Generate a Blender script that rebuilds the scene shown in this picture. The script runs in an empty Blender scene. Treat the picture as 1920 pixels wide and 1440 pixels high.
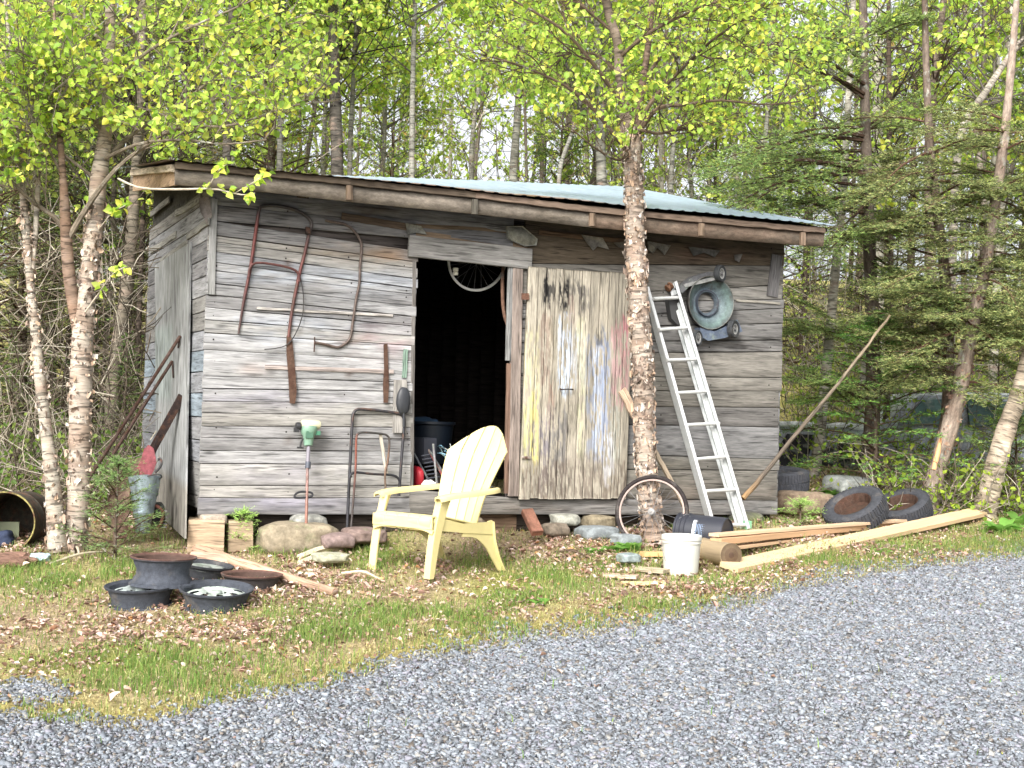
import bpy, bmesh, math, random
import numpy as np
from mathutils import Vector, Matrix
SC = bpy.context.scene
COL = SC.collection
# ---------------------------------------------------------------- camera
F = 2434.0; ROLL = 0.030; PIT = math.atan(0.0259); CZ = 1.4
cr, sr = math.cos(ROLL), math.sin(ROLL)
FW = np.array([0, math.cos(PIT), math.sin(PIT)]); UPV = np.array([0, -math.sin(PIT), math.cos(PIT)]); XV = np.array([1., 0, 0])
CAM = np.array([0, 0, CZ])
right = cr*XV + sr*UPV; upc = -sr*XV + cr*UPV
camd = bpy.data.cameras.new('camera'); camo = bpy.data.objects.new('camera', camd); COL.objects.link(camo)
camd.lens = F/1920*36; camd.sensor_width = 36; camd.clip_end = 400; camd.clip_start = 0.05
M = Matrix.Identity(4)
for i in range(3):
    M[i][0] = right[i]; M[i][1] = upc[i]; M[i][2] = -FW[i]; M[i][3] = CAM[i]
camo.matrix_world = M
SC.camera = camo
# ---------------------------------------------------------------- world, sun, exposure
SUN_EL, SUN_AZ = math.radians(38), math.radians(200)      # azimuth clockwise from +Y: behind and left of the camera
w = bpy.data.worlds.new('World'); SC.world = w; w.use_nodes = True
nt = w.node_tree; nt.nodes.clear()
sky = nt.nodes.new('ShaderNodeTexSky'); sky.sky_type = 'NISHITA'; sky.sun_disc = False
sky.sun_elevation = SUN_EL; sky.sun_rotation = SUN_AZ
sky.air_density = 0.9; sky.dust_density = 6.0; sky.ozone_density = 0.6
bg = nt.nodes.new('ShaderNodeBackground'); bg.inputs[1].default_value = 0.15
wo = nt.nodes.new('ShaderNodeOutputWorld')
hs = nt.nodes.new('ShaderNodeHueSaturation'); hs.inputs['Saturation'].default_value = 0.22
nt.links.new(sky.outputs[0], hs.inputs['Color']); nt.links.new(hs.outputs[0], bg.inputs[0]); nt.links.new(bg.outputs[0], wo.inputs[0])
sl = bpy.data.lights.new('sun', 'SUN'); sl.energy = 1.15; sl.angle = math.radians(16); sl.color = (1, .965, .91)
so = bpy.data.objects.new('sun', sl); COL.objects.link(so)
sd = Vector((math.sin(SUN_AZ)*math.cos(SUN_EL), math.cos(SUN_AZ)*math.cos(SUN_EL), math.sin(SUN_EL)))
so.rotation_euler = sd.to_track_quat('Z', 'Y').to_euler()
SC.view_settings.view_transform = 'Standard'; SC.view_settings.look = 'None'
SC.view_settings.exposure = 1.28; SC.view_settings.gamma = 1.0
SC.render.engine = 'CYCLES'
SC.cycles.max_bounces = 6; SC.cycles.diffuse_bounces = 3; SC.cycles.glossy_bounces = 2; SC.cycles.transmission_bounces = 3
# ---------------------------------------------------------------- projection helpers (used at build time to place things in the world)
def ray(u, v):
    a = (u-960)/F; b = -(v-720)/F
    d = (a*cr-b*sr)*XV + (a*sr+b*cr)*UPV + FW
    return d
def P(u, v, Y):
    d = ray(u, v); return CAM + d*(Y/d[1])
def proj(p):
    rel = np.asarray(p, float) - CAM
    x = rel@XV; y = rel@UPV; z = np.maximum(rel@FW, .05)
    a0 = x/z; b0 = y/z
    return 960+(a0*cr+b0*sr)*F, 720-(-a0*sr+b0*cr)*F
rs = np.random.RandomState(7)
def _h(ix, iy, iz, s):
    n = (ix*374761393 + iy*668265263 + iz*2147483647 + s*1274126177) & 0x7fffffff
    n = ((n ^ (n >> 13))*1274126177) & 0x7fffffff
    n = ((n ^ (n >> 15))*1103515245) & 0x7fffffff
    return (n & 0xffff)/65535.0
def vn(p, s=0):
    p = np.asarray(p, float); i = np.floor(p).astype(np.int64); f = p-i; f = f*f*(3-2*f)
    x, y, z = i[..., 0], i[..., 1], i[..., 2]; r = 0
    for dx in (0, 1):
        for dy in (0, 1):
            for dz in (0, 1):
                wgt = (f[..., 0] if dx else 1-f[..., 0])*(f[..., 1] if dy else 1-f[..., 1])*(f[..., 2] if dz else 1-f[..., 2])
                r = r+wgt*_h(x+dx, y+dy, z+dz, s)
    return r
def fbm(p, o=4, s=0):
    p = np.asarray(p, float); r = 0; a = .5; t = 0
    for k in range(o):
        r = r+a*vn(p*(2**k), s+k*17); t += a; a *= .5
    return r/t
def xyz(x, y, z=0): x = np.asarray(x, float); return np.stack([x, np.asarray(y, float)+0*x, 0*x+z], -1)
SO0 = (-2.124, 9.0); SN0 = (math.sin(math.radians(24.5)), -math.cos(math.radians(24.5)))
def gz(x, y):
    x = np.asarray(x, float); y = np.asarray(y, float)
    z = .09*y-.42 + .13*np.clip(y-12, 0, 16)*np.clip((x+4)/6, .25, 1) + .03*np.clip(y-28, 0, 60)
    z = z+.07*np.exp(-((x-1.9)**2+(y-10.4)**2)/.35)
    z = z-.012*np.exp(-((x-.1)**2+(y-8.9)**2)/.3)
    dw = (x-SO0[0])*SN0[0]+(y-SO0[1])*SN0[1]; sw = (x-SO0[0])*SN0[1]*-1+(y-SO0[1])*SN0[0]
    z = z+.075*np.exp(-((dw-.05)/.30)**2)*np.clip(sw/.8, 0, 1)*np.clip((3.0-sw)/1.2, 0, 1)
    rough = np.clip((y-7)/2, .15, 1)
    return z+(fbm(xyz(x*1.3, y*1.3), 3, 5)-.5)*.09*rough
def G(u, v, dz=0):
    d = ray(u, v); t = 3.0
    for k in range(600):
        p = CAM+d*t
        if p[2] < gz(p[0], p[1]): break
        t += .05
    lo, hi = t-.05, t
    for k in range(14):
        m = (lo+hi)/2; p = CAM+d*m
        if p[2] < gz(p[0], p[1]): hi = m
        else: lo = m
    p = CAM+d*hi; return p+np.array([0, 0, dz])
# shed frame
TH = math.radians(24.5)
SO = np.array([-2.124, 9.0, .65])
SE = np.array([math.cos(TH), math.sin(TH), 0]); SN = np.array([math.sin(TH), -math.cos(TH), 0])   # along front, outward
def W(u, v, off=0.0):
    d = ray(u, v); o = SO+SN*off; t = ((o-CAM)@SN)/(d@SN); return CAM+d*t
def WS(u, v, off=0.0):
    q = W(u, v, off)-SO; return q@SE, q[2]
def SIDE(u, v, off=0.0):           # point on the plane of the left side wall; outward is -SE
    d = ray(u, v); o = SO-SE*off; t = ((o-CAM)@SE)/(d@SE); return CAM+d*t
def s2l(c):
    c = np.asarray(c, float)/255.; return np.where(c <= .04045, c/12.92, ((c+.055)/1.055)**2.4)
def c(r, g, b): return s2l((r, g, b))
# ---------------------------------------------------------------- mesh builder
WM = {}
def nrm(a): a = np.asarray(a, float); return a/(np.linalg.norm(a, axis=-1, keepdims=True)+1e-12)
class MB:
    def __init__(s): s.V = []; s.B = []; s.C = []; s.Gc = []; s.n = 0
    def add(s, V, Fs, col=(.5, .5, .5), gc=None):
        V = np.asarray(V, float); k = len(V)
        if isinstance(Fs, np.ndarray): s.B.append(Fs+s.n)
        else:
            by = {}
            for f in Fs: by.setdefault(len(f), []).append(f)
            for q in by.values(): s.B.append(np.array(q)+s.n)
        col = np.asarray(col, float)
        if col.ndim == 1: col = np.tile(col, (k, 1))
        s.V.append(V); s.C.append(col)
        s.Gc.append(V+rs.rand(3)*9 if gc is None else np.asarray(gc, float)); s.n += k
        return s
    def jit(s, amt, freq=30, seed=3):
        for i, v in enumerate(s.V):
            s.V[i] = v+(np.stack([vn(v*freq, seed+k) for k in range(3)], -1)-.5)*2*amt
        return s
    def build(s, name, mat, parent=None, local=False, smooth=True, ang=42):
        V = np.concatenate(s.V); C = np.concatenate(s.C); Gc = np.concatenate(s.Gc)
        me = bpy.data.meshes.new(name)
        if parent is not None:
            if not local:
                Mi = np.array(WM[parent].inverted()); V = V@Mi[:3, :3].T+Mi[:3, 3]
            mw = WM[parent]
        else:
            o3 = np.array([(V[:, 0].min()+V[:, 0].max())/2, (V[:, 1].min()+V[:, 1].max())/2, V[:, 2].min()])
            V = V-o3; mw = Matrix.Translation(Vector(o3))
        me.vertices.add(len(V)); me.vertices.foreach_set('co', V.astype(np.float32).ravel())
        li = np.concatenate([b.ravel() for b in s.B]).astype(np.int32)
        tot = np.concatenate([np.full(len(b), b.shape[1]) for b in s.B]).astype(np.int32)
        me.loops.add(len(li)); me.loops.foreach_set('vertex_index', li)
        me.polygons.add(len(tot)); st = np.concatenate([[0], np.cumsum(tot)[:-1]]).astype(np.int32)
        me.polygons.foreach_set('loop_start', st); me.polygons.foreach_set('loop_total', tot)
        me.update(calc_edges=True)
        ca = me.color_attributes.new('Col', 'FLOAT_COLOR', 'POINT')
        ca.data.foreach_set('color', np.concatenate([C, np.ones((len(C), 1))], 1).astype(np.float32).ravel())
        ga = me.attributes.new('gc', 'FLOAT_VECTOR', 'POINT'); ga.data.foreach_set('vector', Gc.astype(np.float32).ravel())
        if smooth:
            me.polygons.foreach_set('use_smooth', np.ones(len(tot), bool))
            if len(tot) < 200000: me.set_sharp_from_angle(angle=math.radians(ang))
        me.materials.append(mat)
        o = bpy.data.objects.new(name, me); COL.objects.link(o)
        if parent is not None: o.parent = parent
        else: o.location = mw.translation
        WM[o] = mw
        return o
def tag(o, label, cat, group=None, kind=None):
    o['label'] = label; o['category'] = cat
    if group: o['group'] = group
    if kind: o['kind'] = kind
    return o
def thing(name, label, cat, loc, rz=0, group=None):
    o = bpy.data.objects.new(name, None); COL.objects.link(o); o.empty_display_size = .1
    o.location = Vector(loc); o.rotation_euler = (0, 0, rz)
    WM[o] = Matrix.Translation(Vector(loc))@Matrix.Rotation(rz, 4, 'Z')
    return tag(o, label, cat, group)
def dup(root, loc, rz=0, label=None, scale=1.0):
    r = root.copy(); COL.objects.link(r); r.location = Vector(loc); r.rotation_euler = (0, 0, rz); r.scale = (scale,)*3
    if label: r['label'] = label
    for ch in list(root.children):
        k = ch.copy(); COL.objects.link(k); k.parent = r
        for g in ch.children:
            d = g.copy(); COL.objects.link(d); d.parent = k
    return r
# ---------------------------------------------------------------- shape helpers
def crv(pts, n=24):
    p = np.asarray(pts, float)
    if len(p) < 3:
        t = np.linspace(0, 1, n)[:, None]; return p[0]*(1-t)+p[-1]*t
    q = np.vstack([2*p[0]-p[1], p, 2*p[-1]-p[-2]]); m = len(p)-1; out = []
    for T in np.linspace(0, m, n):
        i = min(int(T), m-1); t = T-i; a, b, c_, d = q[i:i+4]
        out.append(.5*((2*b)+(c_-a)*t+(2*a-5*b+4*c_-d)*t*t+(-a+3*b-3*c_+d)*t**3))
    return np.array(out)
def sweep(mb, path, prof, up=(0, 0, 1), sc=None, col=(.5, .5, .5), cap=True, closed=False, gseed=None, fixed=False):
    p = np.asarray(path, float); n = len(p); prof = np.asarray(prof, float); K = len(prof)
    if closed: tg = nrm(np.roll(p, -1, 0)-np.roll(p, 1, 0))
    else: tg = nrm(np.gradient(p, axis=0)) if n > 2 else nrm(np.tile(p[-1]-p[0], (n, 1)))
    up = np.asarray(up, float)
    if fixed:
        side = nrm(np.cross(tg, up)); uv = np.cross(side, tg)
    else:
        u0 = up-tg[0]*(up@tg[0])
        if np.linalg.norm(u0) < .05: u0 = np.array([1., 0, 0])-tg[0]*tg[0][0]
        uv = np.zeros_like(p); uv[0] = nrm(u0)
        for i in range(1, n):
            a = uv[i-1]-tg[i]*(uv[i-1]@tg[i]); uv[i] = nrm(a)
        side = np.cross(tg, uv)
    s = np.ones(n) if sc is None else np.asarray(sc, float)
    if s.ndim == 1: s = np.stack([s, s], 1)
    V = p[:, None, :]+side[:, None, :]*(prof[None, :, 0, None]*s[:, None, 0, None])+uv[:, None, :]*(prof[None, :, 1, None]*s[:, None, 1, None])
    L = np.concatenate([[0], np.cumsum(np.linalg.norm(np.diff(p, axis=0), axis=1))])
    g = np.zeros((n, K, 3)); g[..., 0] = L[:, None]; g[..., 1] = prof[None, :, 0]*s[:, None, 0]; g[..., 2] = prof[None, :, 1]*s[:, None, 1]
    g += (rs.rand(3)*20 if gseed is None else gseed)
    i = np.arange(n if closed else n-1)[:, None]; j = np.arange(K)[None, :]; i2 = (i+1) % n; j2 = (j+1) % K
    Fq = np.stack([i*K+j, i*K+j2, i2*K+j2, i2*K+j], -1).reshape(-1, 4)
    col = np.asarray(col, float)
    if col.ndim == 2: col = np.repeat(col, K, 0)
    mb.add(V.reshape(-1, 3), Fq, col, g.reshape(-1, 3))
    if cap and not closed:
        off = mb.n-n*K
        mb.B.append(np.array([[off+k for k in range(K)][::-1]])); mb.B.append(np.array([[off+(n-1)*K+k for k in range(K)]]))
    return mb
def circ(r, k): a = np.arange(k)*2*math.pi/k; return np.stack([np.cos(a)*r, np.sin(a)*r], 1)
def tube(mb, path, r, k=8, col=(.5, .5, .5), n=None, closed=False, cap=True, up=(0, 0, 1)):
    p = np.asarray(path, float)
    if n:
        if np.ndim(r) > 0: r = np.interp(np.linspace(0, 1, n), np.linspace(0, 1, len(r)), r)
        if np.ndim(col) > 1: col = np.stack([np.interp(np.linspace(0, 1, n), np.linspace(0, 1, len(col)), np.asarray(col)[:, q]) for q in range(3)], 1)
        p = crv(p, n)
    rr = np.full(len(p), r) if np.ndim(r) == 0 else np.asarray(r, float)
    return sweep(mb, p, circ(1, k), up, rr, col, cap, closed)
def rect(wd, t, ch=.15):
    e = min(wd, t)*ch; a, b = wd/2, t/2
    return [(-a+e, -b), (a-e, -b), (a, -b+e), (a, b-e), (a-e, b), (-a+e, b), (-a, b-e), (-a, -b+e)]
def board(mb, p0, p1, wd, t, up=(0, 0, 1), col=(.5, .5, .5), n=2, jit=0, ch=.12):
    p = np.linspace(np.asarray(p0, float), np.asarray(p1, float), max(n, 2))
    if jit: p = p+(rs.rand(*p.shape)-.5)*2*jit
    return sweep(mb, p, rect(wd, t, ch), up, None, col, True)
def box(mb, cen, size, rz=0, col=(.5, .5, .5), ch=.06):
    cen = np.asarray(cen, float); d = np.array([math.cos(rz), math.sin(rz), 0])*size[0]/2
    return board(mb, cen-d, cen+d, size[1], size[2], (0, 0, 1), col, 2, 0, ch)
def basis(ax):
    ax = nrm(ax); t = np.array([0, 0, 1.]) if abs(ax[2]) < .9 else np.array([1., 0, 0])
    a = nrm(np.cross(t, ax)); return a, np.cross(ax, a), ax
def lathe(mb, prof, org, ax=(0, 0, 1), k=32, col=(.5, .5, .5), wob=0):
    a, b, z = basis(ax); prof = np.asarray(prof, float); n = len(prof)
    th = np.arange(k)*2*math.pi/k; r = prof[:, 0][:, None]*(1+wob*np.sin(th*3+1)[None, :])
    V = np.asarray(org, float)+r[..., None]*(np.cos(th)[None, :, None]*a+np.sin(th)[None, :, None]*b)+prof[:, 1][:, None, None]*z
    i = np.arange(n-1)[:, None]; j = np.arange(k)[None, :]; j2 = (j+1) % k
    Fq = np.stack([i*k+j, i*k+j2, (i+1)*k+j2, (i+1)*k+j], -1).reshape(-1, 4)
    g = np.stack([np.broadcast_to(prof[:, 1][:, None], (n, k)), r*np.cos(th), r*np.sin(th)], -1).reshape(-1, 3)
    col = np.asarray(col, float)
    if col.ndim == 2: col = np.repeat(col, k, 0)
    return mb.add(V.reshape(-1, 3), Fq, col, g+rs.rand(3)*9)
def prism(mb, pts, org, ax, ay, depth, col=(.5, .5, .5), inset=0):
    pts = np.asarray(pts, float); ax = nrm(ax); ay = nrm(ay); nz = np.cross(ax, ay); k = len(pts)
    base = np.asarray(org, float)+pts[:, :1]*ax+pts[:, 1:]*ay
    ctr = base.mean(0); A = base-nz*depth/2; B = base+nz*depth/2
    A2 = ctr-nz*depth/2+(base-ctr)*(1-inset); 
    V = np.vstack([A, B]); Fs = [list(range(k))[::-1], list(range(k, 2*k))]+[[i, (i+1) % k, k+(i+1) % k, k+i] for i in range(k)]
    return mb.add(V, Fs, col, V@np.stack([ax, ay, nz], 1)+rs.rand(3)*9)
_ico = {}
def ico(l):
    if l not in _ico:
        bm = bmesh.new(); bmesh.ops.create_icosphere(bm, subdivisions=l, radius=1)
        _ico[l] = (np.array([v.co[:] for v in bm.verts]), np.array([[v.index for v in f.verts] for f in bm.faces])); bm.free()
    return _ico[l]
def rock(mb, cen, size, seed=0, lvl=4, rz=0, col=(.3, .3, .3), rough=.35, flat=2.2, facet=0):
    v, f = ico(lvl); p = v.copy()
    p = np.sign(p)*np.abs(p)**(1/flat*1.6); p /= np.abs(p).max(0)
    n = fbm(v*1.6+seed*7.3, 4, seed)-.5; p = p*(1+n[:, None]*rough*1.3)
    if facet:
        rq = np.random.RandomState(seed+99)
        for q in range(facet):
            d = nrm(rq.normal(size=3)*[1, 1, .8]); lim = rq.uniform(.62, .88); h = p@d; p = p-np.maximum(h-lim, 0)[:, None]*d*.93
        p = p+((fbm(v*7+seed, 3, seed+4)-.5)*.05)[:, None]*v
    R = np.array([[math.cos(rz), -math.sin(rz), 0], [math.sin(rz), math.cos(rz), 0], [0, 0, 1]])
    p = (p*np.asarray(size)/2)@R.T+np.asarray(cen)
    cc = np.asarray(col)*(0.75+.5*fbm(v*4+seed, 3, 9)[:, None])
    return mb.add(p, f, cc)
# ---------------------------------------------------------------- materials
def mat(name, rough=.85, metal=0, sc=(4, 4, 4), amt=.35, bump=.3, bd=.01, crack=None, mix=None, trans=0, spec=.35, coord='gc', fine=True, knots=False):
    m = bpy.data.materials.new(name); m.use_nodes = True; n = m.node_tree.nodes; L = m.node_tree.links
    b = n['Principled BSDF']; b.inputs['Roughness'].default_value = rough; b.inputs['Metallic'].default_value = metal
    b.inputs['Specular IOR Level'].default_value = spec
    at = n.new('ShaderNodeAttribute'); at.attribute_name = 'Col'
    if coord == 'gc':
        g = n.new('ShaderNodeAttribute'); g.attribute_name = 'gc'; vec = g.outputs['Vector']
    else:
        g = n.new('ShaderNodeTexCoord'); vec = g.outputs['Object']
    def noise(s, det=6, ro=.6):
        mp = n.new('ShaderNodeMapping'); mp.inputs['Scale'].default_value = s
        t = n.new('ShaderNodeTexNoise'); t.inputs['Scale'].default_value = 1; t.inputs['Detail'].default_value = det; t.inputs['Roughness'].default_value = ro
        L.new(vec, mp.inputs[0]); L.new(mp.outputs[0], t.inputs[0]); return t.outputs[0]
    def mr(x, a, bb, c_, d):
        q = n.new('ShaderNodeMapRange'); q.inputs[1].default_value = a; q.inputs[2].default_value = bb; q.inputs[3].default_value = c_; q.inputs[4].default_value = d
        L.new(x, q.inputs[0]); return q.outputs[0]
    def mul(x, y):
        q = n.new('ShaderNodeMath'); q.operation = 'MULTIPLY'; L.new(x, q.inputs[0]); L.new(y, q.inputs[1]); return q.outputs[0]
    n1 = noise(sc); f = mr(n1, .3, .7, 1-amt, 1+amt); h = n1
    if fine:
        n2 = noise(tuple(x*3.7 for x in sc), 4); f = mul(f, mr(n2, .35, .65, 1-amt*.45, 1+amt*.45))
    if crack:                                       # (scale, low, high, strength)
        n3 = noise(crack[0], 3, .5); cf = mr(n3, crack[1], crack[2], 1-crack[3], 1); f = mul(f, cf); h = mul(h, cf)
    if knots:                                       # sparse dark knots and nail stains
        mk = n.new('ShaderNodeMapping'); mk.inputs['Scale'].default_value = (2.6, 7.5, 7.5); L.new(vec, mk.inputs[0]); vo = n.new('ShaderNodeTexVoronoi'); vo.inputs['Scale'].default_value = 1
        L.new(mk.outputs[0], vo.inputs['Vector']); f = mul(f, mr(vo.outputs['Distance'], .05, .16, .45, 1)); nb = noise((1.3, 5, 5), 3, .6); f = mul(f, mr(nb, .3, .7, .78, 1.2))
    colr = at.outputs['Color']
    if mix:                                         # (colour, scale, low, high)
        n4 = noise(mix[1], 7, .65); fac = mr(n4, mix[2], mix[3], 0, 1)
        q = n.new('ShaderNodeMix'); q.data_type = 'RGBA'; L.new(fac, q.inputs[0]); L.new(colr, q.inputs[6]); q.inputs[7].default_value = (*mix[0], 1); colr = q.outputs[2]
    s_ = n.new('ShaderNodeVectorMath'); s_.operation = 'SCALE'; L.new(colr, s_.inputs[0]); L.new(f, s_.inputs['Scale'])
    L.new(s_.outputs[0], b.inputs['Base Color'])
    if bump:
        bp = n.new('ShaderNodeBump'); bp.inputs['Strength'].default_value = bump; bp.inputs['Distance'].default_value = bd
        L.new(h, bp.inputs['Height']); L.new(bp.outputs[0], b.inputs['Normal'])
    if trans:
        tr = n.new('ShaderNodeBsdfTranslucent'); L.new(s_.outputs[0], tr.inputs[0]); mx = n.new('ShaderNodeMixShader'); mx.inputs[0].default_value = trans
        L.new(b.outputs[0], mx.inputs[1]); L.new(tr.outputs[0], mx.inputs[2]); L.new(mx.outputs[0], n['Material Output'].inputs[0])
    return m
M_WOOD = mat('weathered_wood', .9, 0, (3.2, 34, 34), .34, .5, .004, ((4, 90, 90), .35, .43, .55), None, spec=.12, knots=True)
M_PAINTW = mat('painted_boards', .85, 0, (50, 3.5, 50), .34, .5, .003, ((95, 5, 95), .33, .43, .6), None, spec=.12)
M_OSB = mat('wafer_board', .85, 0, (14, 40, 40), .35, .3, .003, None, (c(96, 88, 78), (1.6, 5, 5), .5, .7), spec=.15)
M_LUMBER = mat('new_lumber', .75, 0, (1.2, 26, 26), .14, .15, .002, ((.9, 60, 60), .25, .36, .2), None, spec=.2)
M_BIRCH = mat('birch_bark', .85, 0, (26, 5, 5), .35, .6, .006, ((50, 8, 8), .39, .46, .62), (c(146, 128, 116), (9, 4, 4), .54, .68), spec=.15)
M_BARK = mat('grey_bark', .95, 0, (10, 30, 30), .45, .7, .01, None, (c(150, 150, 140), (9, 9, 9), .58, .66), spec=.1)
M_TWIG = mat('twig_bark', .9, 0, (12, 12, 12), .3, 0, .01, fine=False, spec=.1)
M_LEAF = mat('leaf', .55, 0, (1, 1, 1), 0, 0, trans=.55, fine=False, spec=.3)
M_NEEDLE = mat('needles', .7, 0, (1, 1, 1), 0, 0, trans=.2, fine=False, spec=.15)
M_DRY = mat('dry_leaf', .85, 0, (60, 60, 60), .2, 0, trans=.15, fine=False, spec=.15)
M_STONE = mat('stone', .9, 0, (14, 14, 14), .35, .6, .01, None, (c(112, 116, 88), (6, 6, 6), .58, .72), spec=.2)
M_GRAVEL = mat('gravel_stone', .85, 0, (60, 60, 60), .2, 0, fine=False, spec=.25)
M_SOIL = mat('soil', .95, 0, (40, 40, 40), .5, .8, .02, coord='obj', spec=.1)
M_RUST = mat('rusty_iron', .85, .2, (30, 30, 30), .4, .5, .002, None, (c(100, 72, 58)*.8, (14, 14, 14), .48, .64), spec=.3)
M_RUSTHEAVY = mat('heavy_rust', .9, .1, (40, 40, 40), .35, .5, .002, None, (c(80, 58, 48)*.8, (12, 12, 12), .45, .6), spec=.2)
M_BLACKPIPE = mat('dark_painted_tube', .5, .2, (30, 30, 30), .3, .2, .002, None, (c(92, 70, 60)*.8, (9, 25, 25), .56, .66), spec=.4)
M_GALV = mat('galvanised_steel', .45, .6, (12, 12, 12), .25, .2, .003, None, (c(120, 130, 128), (20, 20, 20), .5, .65), spec=.5)
M_ROOF = mat('roof_metal', .42, .1, (3, 12, 12), .15, .15, .003, None, (c(140, 120, 104), (5, 5, 9), .62, .74), spec=.4)
M_ALU = mat('aluminium', .5, .25, (20, 20, 20), .12, .1, .002, spec=.5)
M_PLASTIC = mat('plastic', .45, 0, (9, 9, 9), .06, .08, .003, fine=False, spec=.4)
M_CHAIR = mat('resin', .5, 0, (7, 7, 7), .05, .1, .004, None, (c(214, 196, 134), (11, 11, 11), .62, .8), spec=.35)
M_RUBBER = mat('rubber', .8, 0, (30, 30, 30), .3, .2, .002, None, (c(92, 88, 84), (8, 8, 8), .55, .75), spec=.3)
M_PAINTM = mat('painted_metal', .55, .1, (14, 14, 14), .35, .2, .002, None, (c(128, 138, 128)*.8, (9, 9, 9), .52, .66), spec=.35)
M_DECK = mat('scuffed_deck', .6, .1, (14, 14, 14), .4, .3, .004, None, (c(78, 70, 66)*.7, (8, 8, 8), .5, .64), spec=.35)
M_CLOTH = mat('cloth', .9, 0, (30, 30, 30), .2, .3, .004, spec=.2)
M_TAR = mat('tar_paper', .9, 0, (30, 30, 30), .3, .5, .004, spec=.1)
# ================================================================= SHED
SHL = 'long low shed of weathered grey planks with a paint-streaked sliding door and sheet metal roof'
shed = thing('shed', SHL, 'shed', SO, TH)
patch = []   # (u, v, ru, rv, colour, strength) stains on the boards
def addp(*a): patch.append(a)
addp(520, 515, 130, 14, c(186, 196, 210), .5); addp(700, 530, 80, 22, c(196, 204, 216), .55)
addp(560, 615, 140, 22, c(178, 188, 204), .45); addp(660, 640, 90, 16, c(176, 186, 204), .35)
addp(690, 610, 50, 12, c(92, 90, 92), .6); addp(720, 640, 60, 26, c(180, 140, 140), .45); addp(655, 640, 40, 16, c(170, 140, 108), .5)
addp(480, 690, 30, 14, c(170, 130, 104), .3); addp(480, 750, 160, 20, c(164, 160, 176), .35); addp(560, 890, 160, 20, c(170, 166, 180), .35)
addp(500, 940, 140, 16, c(160, 154, 180), .35); addp(650, 470, 100, 16, c(160, 138, 110), .4); addp(740, 480, 70, 14, c(172, 140, 108), .55)
addp(700, 400, 90, 16, c(112, 94, 78), .6); addp(480, 395, 70, 14, c(104, 92, 80), .5); addp(1320, 480, 120, 14, c(120, 96, 80), .6)
addp(1240, 460, 70, 10, c(130, 118, 84), .5); addp(1400, 640, 60, 14, c(72, 66, 62), .6); addp(1250, 880, 60, 20, c(120, 112, 88), .4)
for _k in range(34):
    addp(random.choice([404, 540, 655, 762, 1240, 1330, 1448])+random.uniform(-3, 3), random.uniform(400, 950), 2.2, random.uniform(5, 14), c(92, 70, 58), .8)
addp(1340, 930, 120, 12, c(128, 108, 92), .5); addp(1060, 950, 200, 12, c(140, 124, 108), .35)
def stains(pw, base):
    u, v = proj(pw); cc = np.array(base, float)
    if cc.ndim == 1: cc = np.tile(cc, (len(u), 1))
    q = fbm(xyz(u/46., v/7.), 3, 11)
    for (pu, pv, ru, rv, pc, st) in patch:
        a = np.exp(-((u-pu)/ru)**2-((v-pv)/rv)**2)*st*np.clip(q*3-.8, 0, 1.3)
        a = np.clip(a, 0, .95)[:, None]; cc = cc*(1-a)+np.asarray(pc)*.72*a
    return cc
def l2w(L): L = np.asarray(L, float); return SO+L[..., :1]*SE-L[..., 1:2]*SN+L[..., 2:3]*np.array([0, 0, 1.])
def plank(mb, s0, s1, ha0, hb0, ha1, hb1, y=0, t=.02, base=(.3, .3, .3), st=.05, wob=.0016, vert=False, fn=None):
    """horizontal plank in shed coordinates, bottom ha0->ha1, top hb0->hb1, front face y-t"""
    n = max(3, int((s1-s0)/st)+1); s = np.linspace(s0, s1, n); f = (s-s0)/(s1-s0+1e-9)
    hb = hb0+(hb1-hb0)*f+(vn(xyz(s*3, hb0*31, 1), 3)-.5)*wob*3; ha = ha0+(ha1-ha0)*f+(vn(xyz(s*3, ha0*57, 7), 4)-.5)*wob*3
    yj = y+(vn(xyz(s*1.3, ha0*11, 3), 8)-.5)*wob*3
    rows = [(0, 0), (-t+.003, 0), (-t, .03), (-t-.001, .3), (-t-.001, .7), (-t, .97), (-t+.003, 1), (0, 1)]
    K = len(rows); V = np.zeros((n, K, 3))
    for k, (dy, fh) in enumerate(rows):
        V[:, k, 0] = s; V[:, k, 1] = yj+dy; V[:, k, 2] = ha+(hb-ha)*fh
    V[0, :, 0] += (rs.rand()-.5)*.01; V[-1, :, 0] += (rs.rand()-.5)*.01
    g = V.copy().reshape(-1, 3)+np.array([rs.rand()*30, rs.rand()*3, 0])
    i = np.arange(n-1)[:, None]; j = np.arange(K)[None, :]; j2 = (j+1) % K
    Fq = np.stack([i*K+j, i*K+j2, (i+1)*K+j2, (i+1)*K+j], -1).reshape(-1, 4)
    V = V.reshape(-1, 3); 
    cc = stains(l2w(V), np.asarray(base)) if fn is None else fn(V, base)
    mb.add(V, Fq, cc, g); o = mb.n-n*K
    mb.B.append(np.array([[o+k for k in range(K)][::-1]])); mb.B.append(np.array([[o+(n-1)*K+k for k in range(K)]]))
GREY = c(158, 156, 160)
tints = [c(152, 152, 154), c(164, 164, 166), c(158, 155, 150), c(166, 168, 173), c(146, 145, 147), c(160, 158, 155), c(170, 170, 172)]
def h_at(u, v): return WS(u, v)[1]
sL0 = -.022
sDL = WS(774, 700)[0]; sDR = WS(952, 700)[0]; sR1 = WS(1462, 700)[0]
mb = MB()
vl = [352, 385, 414, 441, 453, 472, 491, 507, 531, 553, 577, 600, 625, 656, 705, 729, 753, 775, 799, 821, 845, 869, 910, 933, 965]
vr = [430, 446, 470, 491, 503, 523, 541, 552, 575, 594, 612, 630, 648, 677, 717, 734, 757, 778, 801, 823, 846, 871, 911, 933, 965]   # at the door jamb, right end of the same boards
random.seed(3)
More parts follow.
